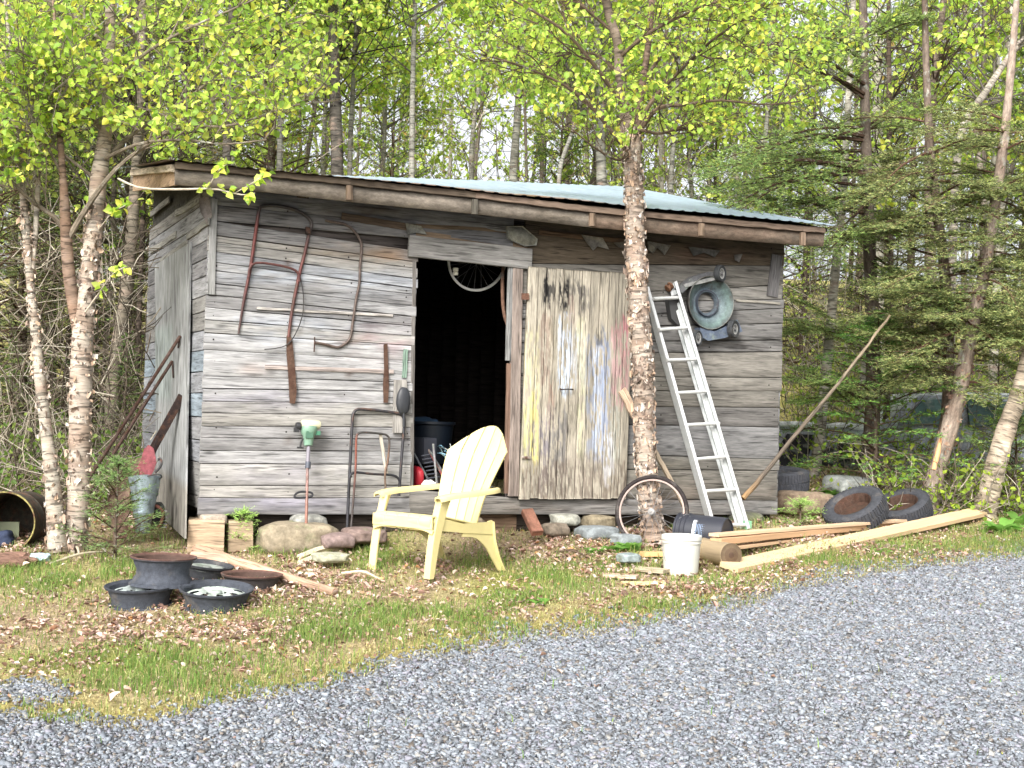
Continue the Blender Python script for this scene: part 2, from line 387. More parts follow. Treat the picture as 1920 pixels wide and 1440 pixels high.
for k in range(len(vl)-1):
    hb0, ha0 = h_at(398, vl[k]), h_at(398, vl[k+1]); f = 1
    hb1, ha1 = h_at(772, vr[k] if k < len(vr) else vl[k]), h_at(772, vr[k+1])
    base = (random.choice(tints)*.8+c(160, 158, 150)*.2)*random.uniform(.66, .86)
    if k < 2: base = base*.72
    s1 = sDL+random.uniform(-.012, .006)
    if k < 2: s1 = sDR
    if k < 2: hb1, ha1 = hb0-.0*1+.0, ha0+.0
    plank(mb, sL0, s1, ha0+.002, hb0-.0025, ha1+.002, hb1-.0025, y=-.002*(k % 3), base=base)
# right of the doorway
vR = [452, 498, 534, 561, 578, 606, 637, 659, 708, 733, 764, 801, 861, 882, 938, 965]
vRl = [420, 496, 548, 566, 590, 612, 640, 662, 706, 733, 762, 796, 852, 880, 935, 965]
for k in range(len(vR)-1):
    hb1, ha1 = h_at(1458, vR[k]), h_at(1458, vR[k+1]); hb0, ha0 = h_at(1180, vRl[k]), h_at(1180, vRl[k+1])
    sm = WS(1180, 700)[0]; g_ = (sDR+.1-sm)/(sR1-sm); hb0, ha0 = hb0+(hb1-hb0)*g_, ha0+(ha1-ha0)*g_
    base = (random.choice(tints)*.7+c(150, 142, 124)*.3)*random.uniform(.44, .60)
    if k == 0: base = c(120, 108, 92)*.5
    plank(mb, sDR+.1, sR1+random.uniform(-.02, .012), ha0+.003, hb0-.004, ha1+.003, hb1-.003, y=-.003*(k % 2), base=base)
# boards above and below the doorway
plank(mb, sDL-.02, sDR+.12, h_at(775, 482), h_at(775, 420), h_at(990, 492), h_at(990, 430), y=-.001, base=c(134, 116, 96)*.8)
plank(mb, sDL, sDR+.12, h_at(775, 964), h_at(775, 918), h_at(990, 964), h_at(990, 934), y=-.004, base=c(150, 146, 140)*.6)
def wl(p): q = p-SO; return np.array([q@SE, -(q@SN), q[2]])
# nail heads
for k in range(len(vl)-1):
    for u in (404, 540, 655, 762):
        hh = (vl[k]+vl[k+1])/2+(u-400)*(vr[min(k, len(vr)-1)]-vl[k])/372
        if rs.rand() < .8: lathe(mb, [(0.0, .003), (.0065, .001), (.0065, -.004)], wl(W(u+rs.randn()*3, hh+rs.randn()*3, .021)), (0, -1, 0), 6, c(52, 48, 46))
for v in vR[:-1]:
    for u in (1240, 1330, 1448):
        lathe(mb, [(0.0, .003), (.0065, .001), (.0065, -.004)], wl(W(u+rs.randn()*4, v+14, .021)), (0, -1, 0), 6, c(44, 40, 38))
mb.build('front_wall', M_WOOD, shed, local=True)
# dark backing added to stop light leaks, then rest of the box: back wall, right wall, floor, all inside or behind
LEN = sR1; DEP = 2.57; HT = 2.36
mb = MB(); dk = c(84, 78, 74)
for (a, b_, hh) in ((sL0+.03, sDL, HT), (sDR+.02, LEN-.02, HT)):
    V = np.array([[a, .012, .02], [b_, .012, .02], [b_, .03, hh], [a, .03, hh], [a, .03, .02], [b_, .03, .02], [b_, .012, hh], [a, .012, hh]])
    mb.add(V, [[0, 1, 6, 7], [4, 3, 2, 5], [0, 7, 3, 4], [1, 5, 2, 6]], dk)
V = np.array([[sDL-.01, .012, h_at(775, 482)], [sDR+.03, .012, h_at(990, 492)], [sDR+.03, .03, HT], [sDL-.01, .03, HT]]); mb.add(V, [[0, 1, 2, 3], [3, 2, 1, 0]], dk)
mb.build('light_leak_backing', M_WOOD, shed, local=True, smooth=False)
mb = MB(); x = .03
while x < LEN-.02:
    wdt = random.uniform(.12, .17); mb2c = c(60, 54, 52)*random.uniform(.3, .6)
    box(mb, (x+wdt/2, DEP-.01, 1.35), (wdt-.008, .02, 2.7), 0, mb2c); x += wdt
box(mb, (LEN/2, DEP+.02, 1.3), (LEN-.1, .015, 2.5), 0, c(50, 46, 44)*.4)  # sheet added behind the boards so no daylight enters through their gaps
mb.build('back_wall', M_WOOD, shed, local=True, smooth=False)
mb = MB()
for k in range(16):
    h0 = .0+k*.15; board(mb, (LEN, .0, h0+.073), (LEN, DEP, h0+.073), .02, .143, (0, 0, 1), random.choice(tints)*.6)
mb.build('end_wall', M_WOOD, shed, local=True, smooth=False)
mb = MB()
for k in range(14): board(mb, (.03, .1+k*.18, .03), (LEN-.03, .1+k*.18, .03), .175, .03, (0, 0, 1), c(80, 74, 70)*.7)
for k in (.15, 1.2, 2.3): board(mb, (.0, k, -.06), (LEN, k, -.06), .12, .14, (0, 0, 1), c(88, 80, 74)*.6)
mb.build('floor', M_WOOD, shed, local=True, smooth=False)
# left side wall (plane s=0), boards run back into the depth
mb = MB()
vs = [965-8, 933, 868, 826, 782, 737, 697, 657, 620, 585, 556, 520, 488, 455, 420, 385, 358]
def side_h(v): 
    return (SIDE(385, v)-SO)[2]
for k in range(len(vs)-1):
    h0, h1 = side_h(vs[k])+.003, side_h(vs[k+1])-.003
    L0, L1 = 0.0, DEP
    slope = 0
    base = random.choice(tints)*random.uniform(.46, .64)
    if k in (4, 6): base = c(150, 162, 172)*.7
    p0 = np.array([-.012, 0.002, (h0+h1)/2]); p1 = np.array([-.012-.0, DEP, (h0+h1)/2+slope])
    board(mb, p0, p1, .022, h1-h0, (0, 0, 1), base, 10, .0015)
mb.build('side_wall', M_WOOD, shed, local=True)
# upper peeled siding pieces on the side wall
for (a, b_, v0, v1) in ((282, 330, 470, 440), (300, 352, 492, 455), (330, 378, 400, 372), (283, 318, 402, 374), (350, 392, 445, 415)):
    mb = MB(); p0 = SIDE(a, v0, .03); p1 = SIDE(b_, v1, .03); board(mb, p0, p1, .012, .05, (0, 0, 1), c(150, 148, 142)*.75, 5, .004)
    mb.build('siding_strip', M_WOOD, shed)
# plywood side door, loose at the bottom, running down to the ground
mb = MB()
nU, nV = 12, 26; Vv = np.zeros((nU, nV, 3)); cc = np.zeros((nU, nV, 3))
for i in range(nU):
    for j in range(nV):
        a = i/(nU-1); b = j/(nV-1)
        vt = (498+a*(-44)); vb = (960+a*50); u = (290+a*67)*(1-b)+(293+a*53)*b
        v = vt+(vb-vt)*b; off = .045+.12*max(0, b-.45)*(a**1.5)*1.4+.01*math.sin(a*5+b*9)
        Vv[i, j] = SIDE(u, v, off)
        cc[i, j] = c(158, 160, 160)*.8*(.78+.3*vn(np.array([a*3, b*2, 0.]), 5))
        if .25 < b < .55 and a < .5: cc[i, j] = cc[i, j]*.8+c(146, 172, 166)*.2
        if b > .8: cc[i, j] = cc[i, j]*.55+c(126, 110, 84)*.3
for sgn in (0, 1):
    V = Vv-SE*(.012*sgn*-1); idx = np.arange(nU*nV).reshape(nU, nV)
    Fq = np.stack([idx[:-1, :-1], idx[1:, :-1], idx[1:, 1:], idx[:-1, 1:]], -1).reshape(-1, 4)
    g = np.zeros((nU, nV, 3)); g[..., 0] = np.arange(nV)[None, :]*.07; g[..., 1] = np.arange(nU)[:, None]*.04
    mb.add(V.reshape(-1, 3), Fq if sgn else Fq[:, ::-1], cc.reshape(-1, 3), g.reshape(-1, 3)+3)
idx = np.arange(nU*nV).reshape(nU, nV); edge = list(idx[:, 0])+list(idx[-1, 1:])+list(idx[::-1, -1][1:])+list(idx[0, ::-1][1:])
mb.B.append(np.array([[edge[i], edge[i+1], edge[i+1]+nU*nV, edge[i]+nU*nV] for i in range(len(edge)-1)]))
sd_ = mb.build('side_door', M_WOOD, shed); sd_['label'] = 'warped grey plywood side door gaping at the bottom'
# corner boards and door trim
mb = MB()
board(mb, W(401, 372, .03), W(396, 552, .03), .05, .02, SN, c(170, 170, 168)*.66, 6, .001)
mb.build('corner_board', M_WOOD, shed)
mb = MB()
board(mb, W(1457, 478, .028), W(1448, 556, .028), .11, .012, SN, c(104, 102, 102)*.8, 8, .002)
mb.build('corner_board', M_WOOD, shed)
mb = MB(); a = W(766, 461, .045); b_ = W(996, 486, .045)
board(mb, a, b_, .16, .03, SN, c(156, 154, 150)*.65, 12, .0015)
mb.build('door_header', M_WOOD, shed)
mb = MB(); board(mb, W(958, 492, .03), W(953, 676, .03), .045, .03, SN, c(150, 150, 148)*.85, 8, .001)
board(mb, W(970, 494, .035), W(962, 930, .035), .085, .035, SN, c(140, 128, 120)*.8, 12, .002)
mb.build('door_jamb', M_WOOD, shed)
mb = MB(); board(mb, W(956, 682, .03), W(951, 925, .03), .05, .03, SN, c(128, 104, 90)*.8, 12, .002)
mb.build('door_jamb', M_WOOD, shed)
mb = MB(); board(mb, W(776, 490, .01), W(771, 918, .01), .03, .03, SN, c(120, 116, 112)*.8, 12, .003)
mb.build('door_jamb', M_WOOD, shed)
# loose strips nailed on the front
for (u0, v0, u1, v1, wd_, cl) in ((497, 688, 738, 697, .03, c(184, 172, 166)), (482, 578, 737, 592, .018, c(196, 190, 184)), (761, 655, 758, 708, .035, c(150, 176, 160)*.9),
                                  (640, 405, 780, 428, .05, c(120, 104, 90)*.8), (1010, 436, 1170, 452, .035, c(150, 124, 100)*.7), (1380, 563, 1462, 569, .02, c(190, 184, 172)*.8),
                                  (1240, 676, 1262, 684, .03, c(150, 148, 140)*.8)):
    mb = MB(); board(mb, W(u0, v0, .03), W(u1, v1, .03), wd_, .012, SN, cl*.68, 10, .002); mb.build('batten', M_WOOD, shed)
mb = MB(); board(mb, W(751, 712, .035), W(748, 812, .035), .1, .02, SN, c(168, 164, 158)*.68, 8, .002); mb.build('patch_board', M_WOOD, shed)
# peeling tar paper under the eave
for (pts, cl) in ((((948, 424), (980, 424), (1008, 448), (1006, 460), (984, 462), (950, 448)), c(150, 150, 140)*.8),
                  (((1090, 440), (1130, 446), (1142, 468), (1120, 462), (1112, 470), (1100, 456)), c(150, 146, 136)*.75),
                  (((1150, 455), (1178, 452), (1174, 468), (1160, 464)), c(130, 124, 112)*.75),
                  (((1214, 452), (1258, 460), (1246, 478), (1232, 464), (1224, 476), (1215, 468)), c(140, 136, 124)*.7),
                  (((1290, 462), (1350, 470), (1340, 482), (1320, 474), (1300, 480)), c(120, 118, 112)*.7),
                  (((760, 418), (790, 424), (800, 440), (780, 436), (764, 440)), c(140, 140, 132)*.75),
                  (((1376, 478), (1392, 476), (1386, 492), (1378, 488)), c(130, 126, 120)*.7),
                  (((372, 372), (392, 368), (398, 404), (388, 420), (376, 398)), c(130, 122, 116)*.8)):
    mb = MB(); q = np.array([W(a_, b2, .035+.03*rs.rand()) for a_, b2 in pts]); k = len(q)
    V = np.vstack([q, q+SN*.003]); mb.add(V, [list(range(k)), list(range(k, 2*k))[::-1]]+[[i, (i+1) % k, k+(i+1) % k, k+i] for i in range(k)], cl)
    mb.build('peeling_paper', M_TAR, shed, smooth=False)
# ---------- sliding door, vertical painted boards
strokes = [(1019, 517, 1031, 573, c(48, 46, 46), .95), (1029, 520, 1042, 570, c(70, 66, 64), .8), (1048, 520, 1067, 576, c(46, 44, 44), .95), (1069, 530, 1083, 556, c(84, 80, 78), .7),
           (1084, 530, 1099, 590, c(80, 76, 74), .75), (1101, 546, 1114, 580, c(98, 94, 92), .6),
           (980, 620, 1012, 740, c(214, 204, 140), .55), (981, 740, 1000, 868, c(214, 208, 110), .85), (996, 745, 1010, 876, c(232, 216, 84), .9),
           (1012, 590, 1036, 720, c(150, 118, 98), .6), (1030, 600, 1048, 700, c(160, 150, 118), .5), (1046, 600, 1072, 735, c(182, 200, 222), .8), (1066, 630, 1096, 720, c(196, 206, 222), .5),
           (1066, 560, 1078, 612, c(170, 136, 118), .5), (1082, 600, 1099, 860, c(206, 204, 150), .6), (1098, 640, 1118, 860, c(120, 138, 172), .55), (1112, 650, 1132, 870, c(170, 190, 224), .7),
           (1128, 625, 1144, 880, c(128, 150, 192), .65), (1118, 625, 1132, 640, c(70, 66, 66), .6), (1144, 640, 1162, 900, c(180, 190, 176), .4), (1146, 610, 1178, 760, c(204, 120, 130), .5), (1166, 600, 1178, 660, c(200, 90, 110), .55),
           (1010, 780, 1030, 920, c(112, 104, 126), .65), (1028, 700, 1040, 800, c(176, 126, 100), .5), (1030, 770, 1064, 920, c(104, 102, 108), .6), (1064, 740, 1084, 800, c(126, 116, 96), .5),
           (980, 868, 1180, 936, c(128, 108, 88), .65), (1130, 820, 1150, 900, c(216, 216, 220), .5), (1060, 850, 1130, 930, c(150, 136, 118), .5)]
def doorcol(V, base):
    u, v = proj(l2w(V)); cc = np.tile(np.asarray(base), (len(u), 1))
    q = fbm(xyz(u/2.4, v/17.), 4, 21); e = (fbm(xyz(u/5., v/14.), 3, 33)-.5)
    for (u0, v0, u1, v1, pc, st) in strokes:
        du = np.minimum(u-u0, u1-u)/4+e*1.2; dv = np.minimum(v-v0, v1-v)/16+e*3
        a = np.clip(du+.6, 0, 1)*np.clip(dv+.6, 0, 1)*st*np.clip((q-.40)*9, 0, 1.1)
        a = np.clip(a, 0, 1)[:, None]; cc = cc*(1-a)+np.asarray(pc)*a
    gr = cc.mean(1, keepdims=True); cc = gr+(cc-gr)*.62
    return cc*(.64+.24*fbm(xyz(u/2., v/40.), 2, 5))[:, None]
mb = MB()
us = [980, 1000, 1016, 1033, 1049, 1066, 1083, 1099, 1117, 1134, 1152, 1165, 1180]
for k in range(len(us)-1):
    s0, s1 = WS(us[k], 720, .07)[0]+.002, WS(us[k+1], 720, .07)[0]-.002
    ht, hb = WS(us[k], 498+(us[k]-980)*.075, .07)[1]+random.uniform(-.005, .005), WS(us[k], 935, .07)[1]+random.uniform(-.006, .006)
    n = 190; hs_ = np.linspace(hb, ht, n); X = np.linspace(s0, s1, 11)
    lean = .02*(hs_-hb)/(ht-hb)
    rows = [(s0, -.045), (s0, -.066)]+[(x_, -.07) for x_ in X]+[(s1, -.066), (s1, -.045)]
    K = len(rows); V = np.zeros((n, K, 3))
    for q, (x_, y_) in enumerate(rows): V[:, q, 0] = x_+lean; V[:, q, 1] = y_+random.uniform(-.001, .001)*0; V[:, q, 2] = hs_
    V[:, :, 1] += random.uniform(-.003, .003)
    V = V.reshape(-1, 3); g = V+np.array([rs.rand()*5, 0, 0]); g = g[:, [0, 2, 1]]
    i = np.arange(n-1)[:, None]; j = np.arange(K)[None, :]; j2 = (j+1) % K
    Fq = np.stack([i*K+j, (i+1)*K+j, (i+1)*K+j2, i*K+j2], -1).reshape(-1, 4)
    mb.add(V, Fq[:, ::-1], doorcol(V, c(184, 172, 146)*random.uniform(.78, .98)), g); o = mb.n-n*K
    mb.B.append(np.array([[o+q for q in range(K)]])); mb.B.append(np.array([[o+(n-1)*K+q for q in range(K)][::-1]]))
door = mb.build('door', M_PAINTW, shed, local=True, smooth=False); door['label'] = 'pale sliding door with yellow, blue and black paint wipes'
mb = MB(); tube(mb, [W(1051, 729, .075), W(1052, 730, .1), W(1073, 730, .1), W(1074, 731, .075)], .005, 8, c(40, 38, 38), 10); mb.build('handle', M_RUST, door)
mb = MB(); board(mb, W(978, 556, .085), W(992, 556, .085), .05, .006, SN, c(110, 80, 66)); mb.build('hinge', M_RUST, door)
mb = MB(); board(mb, W(978, 857, .085), W(994, 858, .085), .02, .008, SN, c(170, 160, 150)); mb.build('hinge', M_RUST, door)
# ---------- roof
FLt = P(328, 306, 8.557); FRt = P(1557, 426, 10.79); BRt = P(1170, 352, 14.25); BLt = P(246, 318, 11.4)
def roofp(a, b): return (FLt*(1-a)+FRt*a)*(1-b)+(BLt*(1-a)+BRt*a)*b
def roofz(sx, sy):
    t = SO+sx*SE-sy*SN; a = b = .5
    for k in range(12):
        p = roofp(a, b); da = (roofp(a+.01, b)-p)/.01; db = (roofp(a, b+.01)-p)/.01
        st = np.linalg.solve(np.array([[da[0], db[0]], [da[1], db[1]]]), (t-p)[:2]); a += st[0]; b += st[1]
    return roofp(a, b)[2]-SO[2]
mb = MB(); nu, nv = 420, 16
A = np.linspace(-.012, 1.004, nu); B = np.linspace(-.018, 1, nv)
V = np.zeros((nu, nv, 3)); cc = np.zeros((nu, nv, 3))
for i, a in enumerate(A):
    for j, b in enumerate(B):
        p = roofp(a, b); ph = (a*5.2/.11) % 1; rib = .006*max(0, math.sin(ph*2*math.pi))
        p = p+np.array([0, 0, rib+.012+.01*vn(np.array([a*9, b*4, 0.]), 2)]); V[i, j] = p
base = c(168, 186, 200)*.8; AA = A[:, None]+0*B[None, :]; BB = 0*A[:, None]+B[None, :]
nse = fbm(xyz((AA*14).ravel(), (BB*6).ravel()), 3, 2).reshape(nu, nv)
rusty = np.clip((.60-AA+(nse-.5)*.30-BB*.9)*7, 0, 1)[..., None]
litter = np.clip((fbm(xyz((AA*60).ravel(), (BB*12).ravel()), 3, 6).reshape(nu, nv)-.56)*8, 0, 1)[..., None]*np.clip(1-BB*2.2, 0, 1)[..., None]*np.clip((.8-AA)*4, 0, 1)[..., None]
cc = base*(.9+.2*nse[..., None]); cc = cc*(1-rusty)+c(128, 94, 80)*(.8+.4*nse[..., None])*rusty; cc = cc*(1-litter*.8)+c(110, 88, 66)*litter*.8
g = np.stack([BB*3, AA*5, 0*AA], -1); idx = np.arange(nu*nv).reshape(nu, nv)
Fq = np.stack([idx[:-1, :-1], idx[1:, :-1], idx[1:, 1:], idx[:-1, 1:]], -1).reshape(-1, 4)
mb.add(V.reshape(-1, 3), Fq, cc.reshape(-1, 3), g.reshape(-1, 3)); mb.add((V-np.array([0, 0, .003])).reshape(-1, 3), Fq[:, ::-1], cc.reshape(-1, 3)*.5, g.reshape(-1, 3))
roof = mb.build('roof', M_ROOF, shed)
mb = MB()   # sheathing under the sheet, its edge showing below the metal
A2_ = np.linspace(.002, .996, 40); B2_ = np.linspace(.004, .985, 10); Q = np.array([[roofp(a, b)-np.array([0, 0, .012]) for b in B2_] for a in A2_]); n1_, n2_ = 40, 10
idx = np.arange(n1_*n2_).reshape(n1_, n2_); Fq = np.stack([idx[:-1, :-1], idx[1:, :-1], idx[1:, 1:], idx[:-1, 1:]], -1).reshape(-1, 4); V = np.vstack([Q.reshape(-1, 3), Q.reshape(-1, 3)-np.array([0, 0, .03])]); N_ = n1_*n2_
ed = list(idx[:, 0])+list(idx[-1, 1:])+list(idx[::-1, -1][1:])+list(idx[0, ::-1][1:])
mb.add(V, [list(q) for q in Fq]+[list((q+N_)[::-1]) for q in Fq]+[[ed[k], ed[k]+N_, ed[k+1]+N_, ed[k+1]] for k in range(len(ed)-1)], c(84, 76, 68)*.8)
mb.build('sheathing', M_WOOD, roof, smooth=False)
# walls closing the gap to the roof
mb = MB()
for (s0, y0, s1, y1) in ((0.0, DEP, LEN, DEP), (LEN, 0, LEN, DEP), (0, 0, 0, DEP)):
    lo = 2.1 if y0 == y1 else 2.2
    for tt in range(8):
        a = np.array([s0+(s1-s0)*tt/8, y0+(y1-y0)*tt/8]); b = np.array([s0+(s1-s0)*(tt+1)/8, y0+(y1-y0)*(tt+1)/8])
        def top(q):
            return roofz(q[0], q[1])-.05
        A2, B2 = np.array([a[0], a[1], lo]), np.array([b[0], b[1], lo]); C2, D2 = np.array([b[0], b[1], top(b)]), np.array([a[0], a[1], top(a)])
        V = np.array([A2, B2, C2, D2]); mb.add(V, [[0, 1, 2, 3], [3, 2, 1, 0]], c(120, 118, 112)*.6)
mb.build('gable_boards', M_WOOD, shed, local=True, smooth=False)
mb = MB(); s = 0.05
while s < LEN:
    fa = (s+.27)/(LEN+.55); p0 = roofp(fa, .03)-np.array([0, 0, .10]); p1 = roofp(fa, .97)-np.array([0, 0, .10])
    board(mb, p0, p1, .04, .11, (0, 0, 1), c(96, 84, 74)*.6); s += .6
mb.build('rafters', M_WOOD, shed, smooth=False)
# fascia: thin top strip over a wafer board, with cleats
ft = [(328, 315), (500, 330), (655, 346), (890, 371), (1110, 398), (1315, 417), (1505, 434), (1546, 437)]
fb = [(328, 346), (500, 360), (655, 378), (890, 401), (1110, 426), (1315, 445), (1505, 460), (1544, 462)]
mb = MB()
for i in range(len(ft)-1):
    off = .34; q = [W(*ft[i], off), W(*ft[i+1], off), W(*fb[i+1], off), W(*fb[i], off)]
    n = 14; T = np.linspace(0, 1, n)[:, None]; a = q[0]*(1-T)+q[1]*T; b = q[3]*(1-T)+q[2]*T
    V = np.concatenate([a, b, a-SN*.018, b-SN*.018]); Fq = []
    for k in range(n-1): Fq += [[k, k+1, n+k+1, n+k][::-1], [2*n+k, 2*n+k+1, 3*n+k+1, 3*n+k], [n+k, n+k+1, 3*n+k+1, 3*n+k][::-1], [k, k+1, 2*n+k+1, 2*n+k]]
    base = c(146, 126, 110)*.62 if i > 3 else c(150, 140, 128)*.62
    cl = np.tile(base, (4*n, 1))*(.35+1.3*fbm(V*9, 4, 3))[:, None]
    mb.add(V, Fq, cl, V@np.stack([SE, [0, 0, 1], SN], 1))
mb.build('fascia', M_OSB, shed, smooth=False)
mb = MB()
for i in range(len(ft)-1):
    a = W(ft[i][0], ft[i][1]-5, .36); b = W(ft[i+1][0], ft[i+1][1]-5, .36)
    board(mb, a, b+SE*.003, .045, .022, SN, (c(134, 116, 102) if i > 2 else c(104, 92, 80))*.75, 14, .003)
mb.build('eave_strip', M_WOOD, shed)
for u, vt, vb, cl in ((655, 348, 375, c(146, 126, 108)), (890, 374, 402, c(92, 88, 80)), (1110, 400, 424, c(146, 126, 108)), (1315, 419, 442, c(146, 126, 108)), (1505, 436, 460, c(146, 126, 108))):
    mb = MB(); board(mb, W(u, vt, .36), W(u, vb, .36), .045, .03, SN, cl*.8); mb.build('cleat', M_WOOD, shed)
mb = MB(); a0 = W(329, 315, .34); b0 = P(250, 318, 11.3)-np.array([0, 0, .03])
a1 = W(329, 347, .34); nrake = 12; T = np.linspace(0, 1, nrake)[:, None]
A_ = a0*(1-T)+b0*T; B_ = a1*(1-T)+(b0-np.array([0, 0, .16]))*T; dpt = SE*.02
V = np.concatenate([A_, B_, A_+dpt, B_+dpt]); n = nrake; Fq = []
for k in range(n-1): Fq += [[k, k+1, n+k+1, n+k], [2*n+k, 2*n+k+1, 3*n+k+1, 3*n+k][::-1], [n+k, n+k+1, 3*n+k+1, 3*n+k], [k, k+1, 2*n+k+1, 2*n+k][::-1]]
mb.add(V, Fq, c(176, 150, 124)*.8, V@np.stack([-SN, [0, 0, 1], SE], 1)); 
board(mb, a0-SE*.015+np.array([0, 0, .0]), b0-SE*.015, .05, .025, SE, c(190, 176, 156)*.85, 8, .003)
mb.build('rake_board', M_WOOD, shed)
# ================================================================= GROUND
EDGE = np.array([(-400, 1400), (0, 1345), (120, 1350), (260, 1368), (420, 1318), (560, 1290), (700, 1262), (860, 1212), (1000, 1190), (1200, 1168), (1330, 1140), (1450, 1118), (1560, 1082), (1700, 1062), (1920, 1040), (2300, 1015)], float)
def edgev(u): return np.interp(u, EDGE[:, 0], EDGE[:, 1])
def gravel_w(x, y):
    """>0 on gravel, in source pixels below the edge"""
    pz = gz(x, y); u, v = proj(np.stack([x, y, pz], -1)); 
    nn = (fbm(xyz(x*2.2, y*2.2), 3, 40)-.5)*70
    r = v-edgev(u)+nn*np.clip((9-y)/3, .4, 1)
    r = np.maximum(r, 26-((u-60)/90)**2*60-((v-1300)/30)**2*50+nn*.8-np.where(u < -80, 60, 0))      # small bare patch on the left
    return np.where(y < 4.6, 100, r)
xs = np.concatenate([np.linspace(-70, -7, 22), np.arange(-6.6, 7.4, .05), np.linspace(8, 70, 22)])
ys = np.concatenate([np.linspace(-25, 2.5, 10), np.arange(3, 14, .05), np.linspace(14.3, 30, 36), np.linspace(32, 110, 20)])
XX, YY = np.meshgrid(xs, ys, indexing='ij'); ZZ = gz(XX, YY)
nx, ny = XX.shape; V = np.stack([XX, YY, ZZ], -1).reshape(-1, 3)
idx = np.arange(nx*ny).reshape(nx, ny); Fq = np.stack([idx[:-1, :-1], idx[1:, :-1], idx[1:, 1:], idx[:-1, 1:]], -1).reshape(-1, 4)
n1 = fbm(V*np.array([3, 3, 1]), 4, 12)[:, None]; n2 = fbm(V*np.array([1.1, 1.1, 1]), 3, 19)[:, None]
cg = c(146, 124, 106)*(1-n1)+c(164, 154, 116)*n1
cg = cg*(1-np.clip((n2-.5)*4, 0, 1))+c(128, 132, 70)*np.clip((n2-.5)*4, 0, 1)
far = np.clip((V[:, 1:2]-11.5)/4, 0, 1); cg = cg*(1-far)+far*(c(150, 134, 96)*(1-n1)+c(160, 160, 90)*n1)
cg = cg*.95
gw = gravel_w(V[:, 0], V[:, 1]); moss = np.exp(-((gw+18)/26)**2)[:, None]*.8; cg = cg*(1-moss)+c(168, 160, 92)*.75*moss
m = MB().add(V, Fq, cg, V); g_o = m.build('ground', M_SOIL); g_o['kind'] = 'structure'
inside = (gw > 0).reshape(nx, ny); fm = (inside[:-1, :-1] & inside[1:, :-1] & inside[1:, 1:] & inside[:-1, 1:]).ravel() & (V[Fq[:, 0], 1] < 12)
Vg = V.copy(); Vg[:, 2] += .005; Fg = Fq[fm]; used, inv = np.unique(Fg, return_inverse=True)
n3 = fbm(Vg[used]*np.array([30, 30, 1]), 2, 3)[:, None]
m = MB().add(Vg[used], inv.reshape(-1, 4), (c(128, 130, 134)*n3+c(104, 104, 106)*(1-n3))*.55, Vg[used]); g_r = m.build('gravel_driveway', M_SOIL); g_r['kind'] = 'structure'
# --- loose stones
def scatter(N, x0, x1, y0, y1, seed):
    r = np.random.RandomState(seed); return r.uniform(x0, x1, N), r.uniform(y0, y1, N), r
def inview(p, mx=60):
    u, v = proj(p); return (u > -mx) & (u < 1920+mx) & (v < 1440+mx) & (v > -mx)
def blocks(p, size, r, col, protoV, protoF, flat=.6, up=None):
    N = len(p); k = len(protoV)
    a = r.uniform(0, 2*np.pi, N); ca, sa = np.cos(a), np.sin(a); tl = r.normal(0, .3, (N, 2))
    q = protoV[None]*(1+.35*(r.rand(N, k, 1)-.5))+.25*(r.rand(N, k, 3)-.5)
    q = q*size[:, None, None]*np.stack([np.ones(N), r.uniform(.5, .95, N), r.uniform(.35, .75, N)*flat/.6], -1)[:, None, :]
    x = q[..., 0]*ca[:, None]-q[..., 1]*sa[:, None]; y = q[..., 0]*sa[:, None]+q[..., 1]*ca[:, None]; z = q[..., 2]+x*tl[:, :1]+y*tl[:, 1:]
    V = np.stack([x, y, z], -1)+p[:, None, :]
    Fs = (protoF[None]+(np.arange(N)*k)[:, None, None]).reshape(-1, protoF.shape[1])
    return V.reshape(-1, 3), Fs, np.repeat(col, k, 0)
cubeV = np.array([[x, y, z] for x in (-.5, .5) for y in (-.5, .5) for z in (-.5, .5)], float)
cubeF = np.array([[0, 1, 3, 2], [4, 6, 7, 5], [0, 4, 5, 1], [2, 3, 7, 6], [0, 2, 6, 4], [1, 5, 7, 3]])
def palette(r, N, cols, w=None, j=.12):
    cols = np.array(cols); i = r.choice(len(cols), N, p=w); return cols[i]*(1+r.normal(0, j, (N, 1)))
x, y, r = scatter(760000, -3.8, 6.2, 4.2, 11.8, 1)
wgt = gravel_w(x, y); keep = (r.rand(len(x)) < .55+.6*fbm(xyz(x*2.4, y*1.1), 3, 50)) & (wgt > -6+r.normal(0, 14, len(x))) & (r.rand(len(x)) < np.clip(1.35-(y-5)*.13, .35, 1))
x, y = x[keep], y[keep]; p = np.stack([x, y, gz(x, y)+.008], -1); k2 = inview(p, 420); p = p[k2]; N = len(p)
sz = np.exp(r.normal(math.log(.0108), .38, N)); sz = np.clip(sz, .006, .034)
pc = palette(r, N, [c(168, 172, 176), c(154, 160, 166), c(190, 196, 200), c(134, 136, 138), c(172, 170, 178), c(182, 178, 170), c(152, 140, 128), c(112, 110, 108)], [.22, .22, .12, .14, .12, .08, .05, .05], .11)
vv, ff, cc = blocks(p, sz, r, pc*np.array([.54, .555, .585]), cubeV, cubeF)
o = MB().add(vv, ff, cc, vv).build('gravel', M_GRAVEL, smooth=False); tag(o, 'loose crushed blue-grey gravel covering the driveway', 'gravel', kind='stuff')
